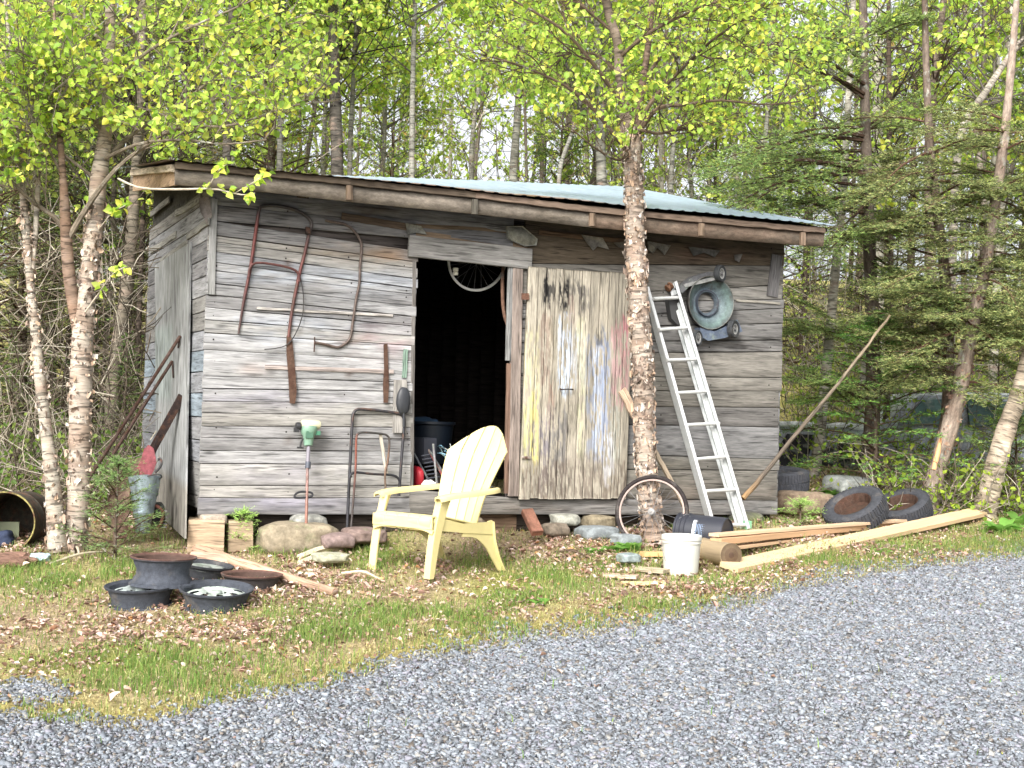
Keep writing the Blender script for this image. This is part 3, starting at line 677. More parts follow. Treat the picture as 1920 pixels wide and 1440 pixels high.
# --- vegetation density in the picture frame
def blob(u, v, L):
    d = np.zeros_like(u)
    for (a, b, ra, rb, s) in L: d = np.maximum(d, s*np.exp(-((u-a)/ra)**2-((v-b)/rb)**2))
    return d
GRASS = [(800, 1165, 230, 28, 1), (620, 1190, 120, 22, 1), (330, 1262, 200, 34, 1), (60, 1085, 110, 24, 1), (250, 1300, 160, 30, .8), (230, 1070, 50, 22, 1), (1030, 1090, 90, 34, .8), (960, 1120, 90, 20, .9),
         (1330, 1105, 60, 16, .5), (1540, 1052, 120, 12, .6), (480, 1030, 90, 16, .6), (590, 1030, 60, 16, .7), (700, 1050, 40, 24, .8), (1200, 1060, 60, 12, .3), (1880, 1000, 70, 40, .7), (60, 1360, 80, 10, .8),
         (120, 1310, 60, 14, .7), (900, 1060, 60, 18, .5), (1250, 1140, 90, 12, .6), (1750, 1030, 160, 12, .5), (20, 1400, 60, 12, .6)]
LEAVES = [(520, 1110, 220, 55, 1), (250, 1180, 280, 50, .9), (480, 1180, 120, 40, .9), (1300, 1090, 150, 34, 1), (1420, 1060, 140, 20, .9), (1130, 1060, 120, 30, .5), (700, 1100, 160, 50, .9), (1600, 1030, 200, 26, .5),
          (1450, 1020, 140, 18, 1), (60, 1040, 80, 40, .9), (640, 1000, 60, 30, .6), (1060, 1030, 120, 40, .7), (60, 1240, 120, 30, .8), (860, 1130, 260, 40, .45), (1050, 1180, 200, 20, .4), (1250, 1010, 120, 20, .8)]
# dead leaves
def outshed(x, y):
    a = (x-SO[0])*SE[0]+(y-SO[1])*SE[1]; b = -((x-SO[0])*SN[0]+(y-SO[1])*SN[1]); return ~((a > -.02) & (a < 4.85) & (b > .05) & (b < 2.6))
x, y, r = scatter(150000, -4, 6, 5.2, 14, 2); p = np.stack([x, y, gz(x, y)], -1); u, v = proj(p)
d = blob(u, v, LEAVES)+.06; d = np.where(v < 1000, np.maximum(d, .35), d); gwv = gravel_w(x, y); d = np.where(gwv > 0, .004, d)
kp = (r.rand(len(x)) < d*1.35*np.clip((fbm(p*np.array([3, 3, 1]), 3, 61)-.3)*4, .15, 1.2)) & inview(p) & outshed(x, y); p = p[kp]; N = len(p)
def leafmesh(p, dirn, nor, size, col, fold=.18, wd=.36):
    dirn = nrm(dirn); side = nrm(np.cross(dirn, nor)); nor = np.cross(side, dirn); N = len(p)
    T = np.array([[0, 0, 0], [-wd, .28, 1], [-wd*.72, .66, 1], [0, 1, 0], [wd*.72, .66, 1], [wd, .28, 1]])
    V = p[:, None, :]+size[:, None, None]*(T[None, :, 0, None]*side[:, None, :]+T[None, :, 1, None]*dirn[:, None, :]+(T[None, :, 2, None]*fold*nor[:, None, :]))
    Fb = np.array([[0, 3, 2, 1], [0, 5, 4, 3]]); Fs = (Fb[None]+(np.arange(N)*6)[:, None, None]).reshape(-1, 4)
    return V.reshape(-1, 3), Fs, np.repeat(col, 6, 0)
a = r.uniform(0, 2*np.pi, N); dirn = np.stack([np.cos(a), np.sin(a), r.normal(0, .35, N)], -1); nor = np.stack([r.normal(0, .45, N), r.normal(0, .45, N), np.ones(N)], -1)
pc = palette(r, N, [c(208, 180, 166), c(188, 152, 138), c(216, 196, 178), c(146, 116, 100), c(190, 150, 122), c(208, 186, 178), c(118, 94, 84), c(200, 150, 104)], [.24, .2, .18, .12, .06, .12, .06, .02], .12)
vv, ff, cc = leafmesh(p+np.stack([0*p[:, 0], 0*p[:, 0], r.uniform(.002, .03, N)], -1), dirn, nor, np.clip(np.exp(r.normal(math.log(.025), .35, N)), .012, .06), pc*.84, .30, .32)
o = MB().add(vv, ff, cc, vv).build('dead_leaves', M_DRY, smooth=False); tag(o, 'last autumn\'s pinkish brown leaves littering the verge', 'leaf litter', kind='stuff')
# grass blades
def blades(p, r, h, wdt, col, lean=.5, segs=2):
    N = len(p); a = r.uniform(0, 2*np.pi, N); ld = np.stack([np.cos(a), np.sin(a), 0*a], -1)*(lean*r.rand(N)**.7)[:, None]
    b = r.uniform(0, 2*np.pi, N); sd = np.stack([np.cos(b), np.sin(b), 0*b], -1)*wdt[:, None]*.5; up = np.array([0, 0, 1.])
    m1 = p+(up+ld*.35)*(h*.55)[:, None]; t = p+(up*(1-.25*lean)+ld*1.2)*h[:, None]
    V = np.stack([p-sd, p+sd, m1-sd*.8, m1+sd*.8, t], 1)
    F4 = np.array([[0, 1, 3, 2]]); F3 = np.array([[2, 3, 4]]); off = (np.arange(N)*5)[:, None, None]
    return V.reshape(-1, 3), (F4[None]+off).reshape(-1, 4), (F3[None]+off).reshape(-1, 3), np.repeat(col, 5, 0)
x, y, r = scatter(420000, -4, 6.5, 5.0, 13.5, 3); p = np.stack([x, y, gz(x, y)], -1); u, v = proj(p)
cl = fbm(p*np.array([4, 4, 1]), 3, 77); gwv = gravel_w(x, y)
d = 1.3*blob(u, v, GRASS)*np.clip((cl-.32)*5, 0, 1)+.10*(cl > .46); d = np.where(gwv > 6, .0015, d)
kp = (r.rand(len(x)) < d) & inview(p); p = p[kp]; N = len(p)
hh = r.uniform(.03, .085, N)*(.6+.8*cl[kp]); pc = palette(r, N, [c(136, 170, 88), c(160, 186, 100), c(116, 150, 76), c(184, 194, 118), c(200, 194, 136)], [.3, .28, .2, .14, .08], .12)
vv, f4, f3, cc = blades(p, r, hh, r.uniform(.003, .006, N), pc*.8, .7)
m = MB().add(vv, f4, cc, vv); m.B.append(f3); o = m.build('grass', M_LEAF, smooth=False); tag(o, 'short fresh green grass tufts between the leaf litter and gravel', 'grass', kind='stuff')
# dry straw and moss at the edge
x, y, r = scatter(330000, -4, 6.5, 5.0, 13.5, 4); p = np.stack([x, y, gz(x, y)], -1); u, v = proj(p); gwv = gravel_w(x, y)
d = np.where(gwv > 10, .003, .30+.5*np.exp(-((gwv+14)/30)**2)); kp = (r.rand(len(x)) < d) & inview(p); p = p[kp]; N = len(p)
pc = palette(r, N, [c(206, 194, 140), c(186, 168, 118), c(170, 170, 90), c(216, 206, 160), c(150, 126, 96)], [.28, .22, .22, .16, .12], .12)
vv, f4, f3, cc = blades(p+np.array([0, 0, .004]), r, r.uniform(.012, .04, N), r.uniform(.003, .006, N), pc*.72, 2.4)
m = MB().add(vv, f4, cc, vv); m.B.append(f3); o = m.build('dry_grass', M_DRY, smooth=False); tag(o, 'yellowed dry grass and moss along the gravel edge', 'dry grass', kind='stuff')
# ================================================================= OBJECTS
def WP(pts, off=.03):
    return np.array([W(p[0], p[1], p[2] if len(p) > 2 else off) for p in pts])
def woff(p): return (np.asarray(p)-SO)@SN
def wallpoly(mb, pts, off, th, col, bend=None):
    q = np.array([W(p[0], p[1], off+(p[2] if len(p) > 2 else 0)) for p in pts]); k = len(q); V = np.vstack([q, q+SN*th])
    mb.add(V, [list(range(k))[::-1], list(range(k, 2*k))]+[[i, (i+1) % k, k+(i+1) % k, k+i] for i in range(k)], col, V)
def flat(p, l): return np.asarray(p)+np.array([0, 0, l])
# --- mower handle hung on the wall
t = thing('mower_handle', 'tall bent reddish mower handle hung upside down near the top left of the wall', 'mower handle', W(515, 620, .03))
mb = MB(); tube(mb, WP([(447, 626), (458, 560), (470, 500), (480, 430), (486, 394), (494, 386), (520, 386), (552, 393), (576, 406), (584, 420), (580, 436), (570, 480), (560, 520), (548, 580), (541, 632)], .035), [.006, .011, .012, .012, .012, .012, .012, .012, .012, .012, .012, .012, .012, .012, .011], 10,
                 [c(70, 56, 54), c(80, 52, 50), c(96, 56, 52), c(110, 60, 56), c(60, 56, 56), c(56, 54, 54), c(60, 58, 58), c(62, 58, 58), c(70, 64, 62), c(80, 74, 72), c(70, 60, 58), c(96, 58, 54), c(104, 60, 56), c(84, 58, 54), c(100, 64, 58)], 90); mb.build('tube', M_BLACKPIPE, t)
mb = MB(); tube(mb, WP([(466, 520), (468, 504), (475, 495), (492, 493), (530, 499), (552, 506), (560, 516), (561, 528)], .055), .009, 10, c(92, 58, 56), 50); mb.build('crossbar', M_BLACKPIPE, t)
mb = MB(); tube(mb, WP([(563, 520), (569, 555), (567, 590), (556, 622), (540, 645), (518, 653), (496, 655)], .05), .004, 6, c(60, 58, 58), 40); mb.build('cable', M_RUBBER, t)
mb = MB(); box(mb, W(577, 432, .055), (.03, .03, .05), TH, c(44, 40, 40)); mb.build('clamp', M_RUST, t)
t = thing('bent_pipe', 'single bent rusty pipe handle hung on the wall left of the doorway', 'pipe', W(650, 640, .03))
mb = MB(); tube(mb, WP([(610, 413), (630, 417), (648, 421), (663, 432), (675, 450), (678, 466), (675, 500), (674, 530), (668, 560), (662, 600), (657, 632), (645, 646), (632, 651), (612, 646), (590, 642)], .035), .0095, 10, c(92, 80, 74), 90); mb.build('tube', M_BLACKPIPE, t)
mb = MB(); tube(mb, WP([(590, 632), (590, 642), (589, 660)], .045), .005, 8, c(66, 50, 46), 6); mb.build('pin', M_RUST, t)
for pts, lab, nm in ((((537, 630), (544, 627), (548, 640), (551, 670), (554, 700), (556, 735, .01), (553, 757, .015), (543, 756), (542, 735), (540, 700), (537, 665)), 'longer brown rusty mower blade nailed below the tall bent handle', 'mower_blade'),
                     (((719, 646), (726, 644), (728, 690), (729, 725), (727, 755, .01), (719, 755), (718, 720), (720, 690)), 'shorter brown rusty mower blade nailed beside the doorway', 'mower_blade')):
    mb = MB(); wallpoly(mb, pts, .035, .006, c(96, 74, 62)*.8); o = mb.build(nm, M_RUSTHEAVY); tag(o, lab, 'mower blade', 'mower blades on the wall')
# --- leaning handles, foot on the ground
def lean(u, v, v0, o0, v1, o1): return W(u, v, o0+(o1-o0)*(v-v0)/(v1-v0))
g0 = max(woff(G(655, 1008)), 0)+.10
t = thing('push_handle', 'large black U shaped mower handle leaning on the wall by the doorway', 'mower handle', G(700, 1006), 0, 'tube handles leaning on the wall')
L1 = lambda u, v, o=0: lean(u, v, 770, .05+o, 1006, g0+o)
mb = MB(); tube(mb, [L1(650, 1007), L1(655, 900), L1(660, 800), L1(662, 778), L1(670, 768), L1(690, 768), L1(720, 771), L1(745, 775), L1(755, 780), L1(758, 792), L1(756, 820), L1(752, 870), L1(748, 930)], .011, 10, c(48, 48, 52), 80); mb.build('tube', M_BLACKPIPE, t)
mb = MB(); tube(mb, [L1(653, 930, .025), L1(655, 900, .025), L1(659, 889, .025), L1(670, 886, .025), L1(700, 889, .025), L1(735, 891, .025), L1(747, 898, .025), L1(750, 912, .025), L1(748, 930, .025)], .009, 10, c(40, 40, 44), 50); mb.build('crossbar', M_BLACKPIPE, t)
t = thing('push_handle', 'small rusty U shaped handle standing inside the larger black one', 'mower handle', G(690, 1003), 0, 'tube handles leaning on the wall')
mb = MB(); tube(mb, [L1(657, 1005, .04), L1(663, 930, .04), L1(667, 870, .04), L1(668, 824, .04), L1(672, 813, .04), L1(685, 811, .04), L1(712, 813, .04), L1(726, 817, .04), L1(730, 828, .04), L1(727, 865, .04), L1(722, 890, .04), L1(724, 940, .04), L1(722, 1001, .04)], .008, 10,
                 [c(60, 58, 58), c(70, 60, 56), c(120, 70, 58), c(120, 70, 58), c(60, 58, 56), c(56, 54, 52), c(56, 54, 52), c(58, 54, 52), c(64, 58, 54), c(110, 84, 66), c(100, 80, 66), c(96, 88, 76), c(88, 80, 72)], 80); mb.build('tube', M_BLACKPIPE, t)
mb = MB(); board(mb, L1(713, 814, .02), L1(726, 892, .02), .022, .012, SN, c(180, 172, 158), 6, .002); o = mb.build('wood_lath', M_WOOD); tag(o, 'thin pale wood lath propped behind the small rusty handle', 'lath')
mb = MB(); rock(mb, L1(756, 752, .02), (.105, .06, .2), 4, 4, TH, c(48, 50, 54), .12, 1.9); tube(mb, [L1(757, 775, .02), L1(757, 800, .02)], .01, 8, c(40, 42, 46)); o = mb.build('vinyl_cover', M_PLASTIC); tag(o, 'crumpled black vinyl cover hung over the corner of the black handle', 'cover')
# --- string trimmer
t = thing('string_trimmer', 'green string trimmer with a cream fuel tank propped head up against the wall', 'string trimmer', G(573, 1036))
g1 = woff(G(573, 1036)); L2 = lambda u, v, o=0: lean(u, v, 800, .10+o, 1036, g1+o)
mb = MB(); tube(mb, [L2(572, 1038), L2(574, 985), L2(576, 900), L2(577, 862)], .0105, 10, [c(112, 96, 84), c(128, 88, 72), c(150, 118, 112), c(140, 130, 128)], 30); mb.build('shaft', M_BLACKPIPE, t)
mb = MB(); tube(mb, [L2(577, 878), L2(578, 866)], .02, 12, c(70, 74, 84)); tube(mb, [L2(577, 868), L2(579, 832)], .014, 12, c(120, 116, 124)); mb.build('collar', M_PLASTIC, t)
ax = nrm(L2(579, 800)-L2(578, 840)); mb = MB()
lathe(mb, [(.0, 0), (.028, 0), (.032, .01), (.04, .07), (.055, .09), (.062, .12), (.06, .135), (0, .14)], L2(578, 836), ax, 20, c(124, 156, 136)*.85);
box(mb, L2(580, 815, .04), (.05, .02, .05), TH, c(84, 120, 100)*.8); box(mb, L2(594, 812, .0), (.04, .05, .03), TH, c(70, 120, 96)); mb.build('engine', M_PLASTIC, t)
mb = MB(); a = L2(564, 795, .01); b = L2(601, 797, .01); ax2 = nrm(b-a); ln = np.linalg.norm(b-a)
lathe(mb, [(0, 0), (.022, .002), (.031, .012), (.032, ln*.5), (.031, ln-.012), (.022, ln-.002), (0, ln)], a, ax2, 20, c(212, 210, 178)*.8); mb.build('fuel_tank', M_PLASTIC, t)
mb = MB(); lathe(mb, [(0, -.02), (.026, -.02), (.028, -.012), (.028, .012), (0, .014)], L2(560, 799, .01), ax2, 14, c(44, 44, 46)); box(mb, L2(556, 806, .01), (.035, .03, .035), TH, c(50, 50, 52)); mb.build('air_filter', M_PLASTIC, t); mb = MB(); tube(mb, [L2(568, 822), L2(564, 830), L2(563, 838)], .007, 8, c(40, 40, 42)); tube(mb, [L2(557, 839), L2(569, 840)], .006, 8, c(40, 40, 42)); mb.build('throttle_lever', M_PLASTIC, t)
mb = MB(); tube(mb, [L2(552, 930), L2(556, 925), L2(566, 922), L2(584, 924), L2(584, 931), L2(570, 933), L2(554, 933), L2(552, 930)], .008, 8, c(38, 38, 42), 30); mb.build('front_handle', M_PLASTIC, t)
# --- ladder
t = thing('extension_ladder', 'aluminium extension ladder leaning on the right of the wall beside the peeling birch', 'ladder', G(1370, 992))
rt, rb_ = W(1263, 530, .06), P(1399, 990, 10.33); lt, lb = W(1216, 575, .06), P(1328, 978, 10.18)
lt2 = lt+(lt-lb)*.08
def rail(a, b, sgn, off):
    mb = MB(); up = nrm(np.cross(b-a, rt-lt)); a = a+up*off; b = b+up*off; e = nrm(rt-lt)*sgn
    board(mb, a, b, .004, .07, up, c(196, 200, 200)*.85, 2); board(mb, a+e*.012+up*.033, b+e*.012+up*.033, .026, .004, up, c(214, 216, 216)*.85, 2); board(mb, a+e*.012-up*.033, b+e*.012-up*.033, .026, .004, up, c(200, 204, 204)*.85, 2)
    return mb
upl = nrm(np.cross(rb_-rt, rt-lt)); upl = upl*(1 if upl@SN > 0 else -1)
for a, b, s_ in ((rt, rb_, -1), (lt2, lb, 1)):
    rail(a, b, s_, .03 if np.cross(b-a, rt-lt)@SN > 0 else -.03).build('rail', M_ALU, t)
    rail(a+(b-a)*.02+nrm(rt-lt)*(-.03*s_*-1)*.8, b-(b-a)*.0+nrm(rt-lt)*(.03*s_)*.8, s_, -.045 if np.cross(b-a, rt-lt)@SN > 0 else .045).build('rail', M_ALU, t)
for (a, b) in (((1222, 562), (1268, 560)), ((1232, 620), (1287, 616)), ((1247, 677), (1305, 675)), ((1266, 738), (1325, 735)), ((1285, 798), (1345, 795)), ((1300, 862), (1362, 857)), ((1318, 922), (1380, 918)), ((1336, 984), (1396, 985))):
    def onplane(u, v, q0, q1, q2):
        n_ = np.cross(q1-q0, q2-q0); d = ray(u, v); return CAM+d*(((q0-CAM)@n_)/(d@n_))
    mb = MB(); tube(mb, [onplane(*a, rt, rb_, lb)+upl*.035, onplane(*b, rt, rb_, lb)+upl*.035], .015, 10, c(204, 206, 204)*.85); mb.build('rung', M_ALU, t)
mb = MB(); box(mb, rb_+upl*.02+np.array([0, 0, .01]), (.05, .05, .09), TH, c(120, 168, 132)); mb.build('foot_pad', M_PLASTIC, t)
mb = MB(); lathe(mb, [(0, 0), (.03, .0), (.034, .012), (.02, .02), (.02, .03), (.034, .038), (.03, .05), (0, .05)], rt-nrm(rt-lt)*.08, nrm(rt-lt), 14, c(150, 110, 84)*.7); mb.build('pulley', M_RUST, t)
# --- mower deck on the wall
t = thing('mower_deck', 'upturned blue-grey mower deck with wheels hung on the wall behind the ladder', 'mower deck', W(1325, 610, .05))
dc = W(1321, 569, .03); mb = MB()
colp = [c(112, 124, 136)*.75]*3+[c(128, 140, 146)*.8, c(130, 150, 150)*.8, c(96, 108, 116)*.8, c(82, 92, 100)*.8, c(60, 66, 74), c(150, 160, 150)*.8]
prof = [(.085, .02), (.10, .055), (.115, .06), (.12, .035), (.13, .03), (.16, .05), (.20, .09), (.226, .12), (.232, .13), (.236, .125), (.22, .06), (.19, .0)]
cols = [c(92, 100, 110), c(104, 118, 128), c(70, 70, 84), c(96, 112, 124), c(128, 144, 152), c(124, 142, 146), c(116, 138, 134), c(108, 122, 122), c(150, 150, 142), c(90, 90, 90), c(60, 62, 64), c(60, 62, 64)]
lathe(mb, [(r*.93, z*.8) for r, z in prof], dc, SN, 40, np.array(cols)*.5, .012); mb.build('deck_shell', M_DECK, t)
mb = MB()
wallpoly(mb, ((1262, 542), (1290, 520), (1320, 511), (1345, 510), (1352, 524), (1345, 532), (1318, 524), (1290, 532), (1270, 552)), .05, .07, c(84, 84, 86)); wallpoly(mb, ((1280, 533), (1342, 518), (1345, 524), (1284, 539)), .115, .01, c(130, 130, 128))
mb.build('front_flange', M_PAINTM, t)
mb = MB(); wallpoly(mb, ((1302, 615), (1330, 622), (1362, 608), (1372, 600), (1382, 622), (1350, 634), (1318, 640), (1304, 632)), .04, .08, c(86, 96, 112)); mb.build('rear_flange', M_PAINTM, t)
mb = MB(); wallpoly(mb, ((1246, 560), (1268, 550), (1276, 575), (1284, 600), (1266, 612), (1252, 598)), .03, .06, c(66, 66, 66)); mb.build('side_chute', M_PLASTIC, t)
wa = nrm(SN*.55+SE*.83)
for (u, v, rr) in ((1350, 513, .072), (1375, 617, .076), (1306, 634, .066)):
    mb = MB(); lathe(mb, [(.045, -.02), (rr-.008, -.024), (rr, -.016), (rr, .016), (rr-.008, .024), (.045, .02), (.045, -.02)], W(u, v, .13), nrm(SN*.88+SE*.47), 24, c(50, 52, 54)); wh = mb.build('wheel', M_RUBBER, t)
    mb = MB(); o3 = W(u, v, .13); a_, b_, z_ = basis(nrm(SN*.88+SE*.47)); lathe(mb, [(0, .024), (.012, .024), (.014, .012), (.012, -.02), (0, -.02)], o3, z_, 10, c(90, 90, 90)); lathe(mb, [(.036, -.018), (.047, -.018), (.047, .018), (.036, .018), (.036, -.018)], o3, z_, 20, c(150, 150, 148))
    for k in range(5): th_ = k*2*math.pi/5; board(mb, o3+(a_*math.cos(th_)+b_*math.sin(th_))*.01, o3+(a_*math.cos(th_)+b_*math.sin(th_))*.04, .012, .02, z_, c(140, 140, 138))
    mb.build('hub', M_PLASTIC, wh)
# --- chair
f1, f2, r1, r2 = G(788, 1094), G(718, 1070), G(914, 1074), G(851, 1046)
cc0 = (f1+f2+r1+r2)/4; fwd = nrm(((f1+f2)-(r1+r2))*np.array([1, 1, 0])); cz0 = cc0[2]
ryaw = math.atan2(fwd[1], fwd[0]); side = np.array([-fwd[1], fwd[0], 0])
t = thing('garden_chair', 'pale yellow plastic slatted chair with curved high back standing on the grass', 'chair', cc0, ryaw)
YCOL = c(240, 225, 162)*.73
def CL(x, y, z): return np.array([x, y, z], float)
def cpanel(pts, y, th, col=YCOL):
    mb = MB(); p = np.array(pts, float); k = len(p); V = np.vstack([np.stack([p[:, 0], 0*p[:, 0]+y-th/2, p[:, 1]], 1), np.stack([p[:, 0], 0*p[:, 0]+y+th/2, p[:, 1]], 1)])
    mb.add(V, [list(range(k))[::-1], list(range(k, 2*k))]+[[i, (i+1) % k, k+(i+1) % k, k+i] for i in range(k)], col, V); return mb
hw = .25
def smooth2(pts, n): return crv([(x, z, 0) for x, z in pts], n)[:, :2]
for sg in (-1, 1):
    y = sg*(hw+.015)
    o1 = list(smooth2([(.375, 0), (.36, .15), (.335, .30), (.295, .44), (.28, .50)], 12)); o2 = list(smooth2([(.19, .50), (.215, .45), (.255, .34), (.295, .2), (.335, 0)], 12))
    mb = cpanel(o1+o2, y, .012); q = crv([(.375, y, 0), (.36, y, .15), (.335, y, .30), (.295, y, .44), (.28, y, .50)], 12)
    V = np.concatenate([q+[0, 0, 0], q+[0, -sg*.05, 0]+np.stack([0*q[:, 0]-.005, 0*q[:, 0], 0*q[:, 0]], 1)]); n = 12
    V2 = V-np.array([.012, 0, 0]); A = np.vstack([V, V2]); Fq = []
    for k in range(n-1): Fq += [[k, k+1, n+k+1, n+k], [2*n+k, 3*n+k, 3*n+k+1, 2*n+k+1], [k, 2*n+k, 2*n+k+1, k+1], [n+k, n+k+1, 3*n+k+1, 3*n+k]]
    mb.add(A, Fq, YCOL, A); mb.build('front_leg', M_CHAIR, t, local=True)
    o1 = list(smooth2([(.05, .315), (-.12, .30), (-.25, .345), (-.27, .22), (-.32, .1), (-.385, 0)], 16)); o2 = list(smooth2([(-.34, 0), (-.27, .08), (-.19, .17), (-.08, .235), (.05, .25)], 12))
    mb = cpanel(o1+o2, y-sg*.012, .012)
    q = crv([(-.25, y-sg*.012, .335), (-.27, y-sg*.012, .22), (-.32, y-sg*.012, .1), (-.385, y-sg*.012, 0)], 10); sweep(mb, q, rect(.05, .01), fwd*0+np.array([1., 0, 0]), None, YCOL)
    mb.build('rear_leg', M_CHAIR, t, local=True)
    # arm: broad, slightly cambered
    pth = crv([(.315, y, .505), (.2, y+sg*.012, .525), (0, y+sg*.02, .535), (-.2, y+sg*.005, .545), (-.31, y-sg*.02, .55)], 24)
    wd_ = np.interp(np.linspace(0, 1, 24), [0, .05, .3, .8, 1], [.75, 1, 1.05, .85, .6])
    pr = [(-.042, -.022), (-.04, -.002), (-.03, .008), (0, .012), (.03, .008), (.04, -.002), (.042, -.022), (.036, -.022), (.031, -.004), (0, 0), (-.031, -.004), (-.036, -.022)]
    mb = MB(); sweep(mb, pth, pr, (0, 0, 1), np.stack([wd_, np.ones(24)], 1), YCOL); mb.build('armrest', M_CHAIR, t, local=True)
    mb = cpanel([(.29, .30), (.05, .275), (-.26, .25), (-.26, .335), (.05, .335), (.32, .39)], y-sg*.006, .01); mb.build('side_rail', M_CHAIR, t, local=True)
# seat slats
for k in range(5):
    y0, y1 = -hw+k*2*hw/5+.003, -hw+(k+1)*2*hw/5-.003; q = crv([(.345, 0, .30), (.36, 0, .355), (.34, 0, .385), (.27, 0, .388), (.1, 0, .36), (-.08, 0, .325), (-.2, 0, .30)], 26)
    mb = MB(); q[:, 1] = (y0+y1)/2; sweep(mb, q, rect(y1-y0, .012, .3), (0, 0, 1), None, YCOL); mb.build('seat_slat', M_CHAIR, t, local=True)
mb = MB(); q = crv([(.352, -hw-.01, .345), (.36, 0, .345), (.352, hw+.01, .345)], 12); sweep(mb, q, rect(.012, .075, .3), (0, 0, 1), None, YCOL)
q = crv([(.345, -hw-.01, .29), (.352, -hw*.7, .315), (.355, 0, .32), (.352, hw*.7, .315), (.345, hw+.01, .29)], 16); sweep(mb, q, rect(.012, .03, .3), (0, 0, 1), None, YCOL); mb.build('front_apron', M_CHAIR, t, local=True)
# back slats: fan out to the shoulders, rounded crown, cupped
bk = lambda s: np.array([-.20-.33*s-.06*math.sin(s*math.pi)*-1*.6, .27+.70*s])
for k in range(5):
    f0, f1_ = -1+k*.4+.018, -1+(k+1)*.4-.018; n = 46; V = np.zeros((n, 7, 3)); V2 = np.zeros((n, 7, 3))
    for j in range(7):
        f = f0+(f1_-f0)*j/6; top = 1-.26*abs(f)**2.0
        for i in range(n):
            s = top*i/(n-1); half = np.interp(s, [0, .3, .6, .76, 1], [.19, .205, .25, .268, .24]); half = half*(1 if s < .76 else 1)
            xz = bk(s); cup = .05*f*f; rib = -.006*(1-((j-3)/3.)**2)
            yy = f*half*(1-.10*max(0, s-.76)*3*abs(f))
            V[i, j] = (xz[0]+cup-rib*1, yy, xz[1]); V2[i, j] = V[i, j]-np.array([.014, 0, -.004])
    idx = np.arange(n*7).reshape(n, 7); Fq = np.stack([idx[:-1, :-1], idx[:-1, 1:], idx[1:, 1:], idx[1:, :-1]], -1).reshape(-1, 4)
    mb = MB(); A = np.vstack([V.reshape(-1, 3), V2.reshape(-1, 3)]); rim_ = list(idx[0, :])+list(idx[1:, -1])+list(idx[-1, ::-1][1:])+list(idx[::-1, 0][1:-1]); m7 = n*7
    mb.add(A, [list(q) for q in Fq]+[list((q+m7)[::-1]) for q in Fq]+[[rim_[i], rim_[(i+1) % len(rim_)], rim_[(i+1) % len(rim_)]+m7, rim_[i]+m7][::-1] for i in range(len(rim_))], YCOL, A)
    mb.build('back_slat', M_CHAIR, t, local=True)
mb = MB(); V = []
for s, hf in ((.06, .185), (.42, .21), (.7, .25)):
    q = crv([(bk(s)[0]+.05-.018, -hf, bk(s)[1]), (bk(s)[0]-.018, 0, bk(s)[1]), (bk(s)[0]+.05-.018, hf, bk(s)[1])], 16); sweep(mb, q, rect(.008, .03), (0, 0, 1), None, YCOL*.98)
mb.build('back_rail', M_CHAIR, t, local=True)
# --- white pail
gp = G(1281, 1083); gp = gp+np.array([0, .13, .004])
t = thing('plastic_pail', 'white plastic pail with a rimmed top standing on the leaf litter', 'pail', gp)
mb = MB(); WH = c(214, 214, 206)*.78
lathe(mb, [(0, 0), (.108, 0), (.115, .006), (.119, .05), (.130, .235), (.130, .24)], gp, (0, 0, 1), 48, WH)
lathe(mb, [(.128, .235), (.127, .236), (.118, .05), (.110, .012), (0, .012)], gp, (0, 0, 1), 48, WH*.95); mb.build('body', M_PLASTIC, t)
mb = MB(); lathe(mb, [(.130, .215), (.1345, .217), (.1345, .224), (.132, .226), (.132, .238), (.1375, .24), (.1375, .262), (.136, .268), (.131, .270), (.127, .266), (.127, .24)], gp, (0, 0, 1), 48, WH*1.03)
lathe(mb, [(.127, .250), (.05, .246), (0, .246)], gp, (0, 0, 1), 48, c(214, 214, 188)); mb.build('lid', M_PLASTIC, t)
mb = MB(); tube(mb, [gp+np.array(q) for q in ((-.137, -.02, .225), (-.14, -.06, .19), (-.13, -.09, .14), (-.118, -.1, .1))], .0018, 6, c(120, 120, 118), 16); mb.build('bail_handle', M_GALV, t)
# --- black bucket on its side
pl, pr_ = P(1275, 1003, 9.75), P(1364, 1010, 9.55); ax = nrm(pr_-pl); ln = np.linalg.norm(pr_-pl)
pl = pl+np.array([0, 0, .03]); 
t = thing('black_bucket', 'black plastic bucket with a white label lying on its side by the ladder foot', 'bucket', pl-np.array([0, 0, .13]))
mb = MB(); BK = c(46, 48, 56)
lathe(mb, [(0.0, .02), (.128, .02), (.132, .0), (.139, .0), (.139, .014), (.133, .018), (.133, .04), (.139, .044), (.139, .05), (.133, .054), (.133, .075), (.138, .078), (.138, .084), (.131, .088), (.122, ln-.004), (.118, ln), (.112, ln), (.110, ln-.01), (0, ln-.012)], pl, ax, 48, BK); mb.build('body', M_PLASTIC, t)
a_, b_, z_ = basis(ax); mb = MB(); q = []; ths = np.linspace(math.pi*.0, math.pi*2, 49)[:-1]
tc = math.atan2(nrm(CAM-pl)@b_, nrm(CAM-pl)@a_); ths = np.linspace(tc-.75, tc+.75, 16); V = []
for zz in (.15, .285):
    for th_ in ths: V.append(pl+z_*zz+(a_*math.cos(th_)+b_*math.sin(th_))*(.1325-(zz-.088)*.05))
mb.add(np.array(V), [[i, i+1, 16+i+1, 16+i] for i in range(15)], c(214, 220, 226)); lb_ = mb.build('label', M_PLASTIC, t)
mb = MB(); rr_ = np.random.RandomState(5)
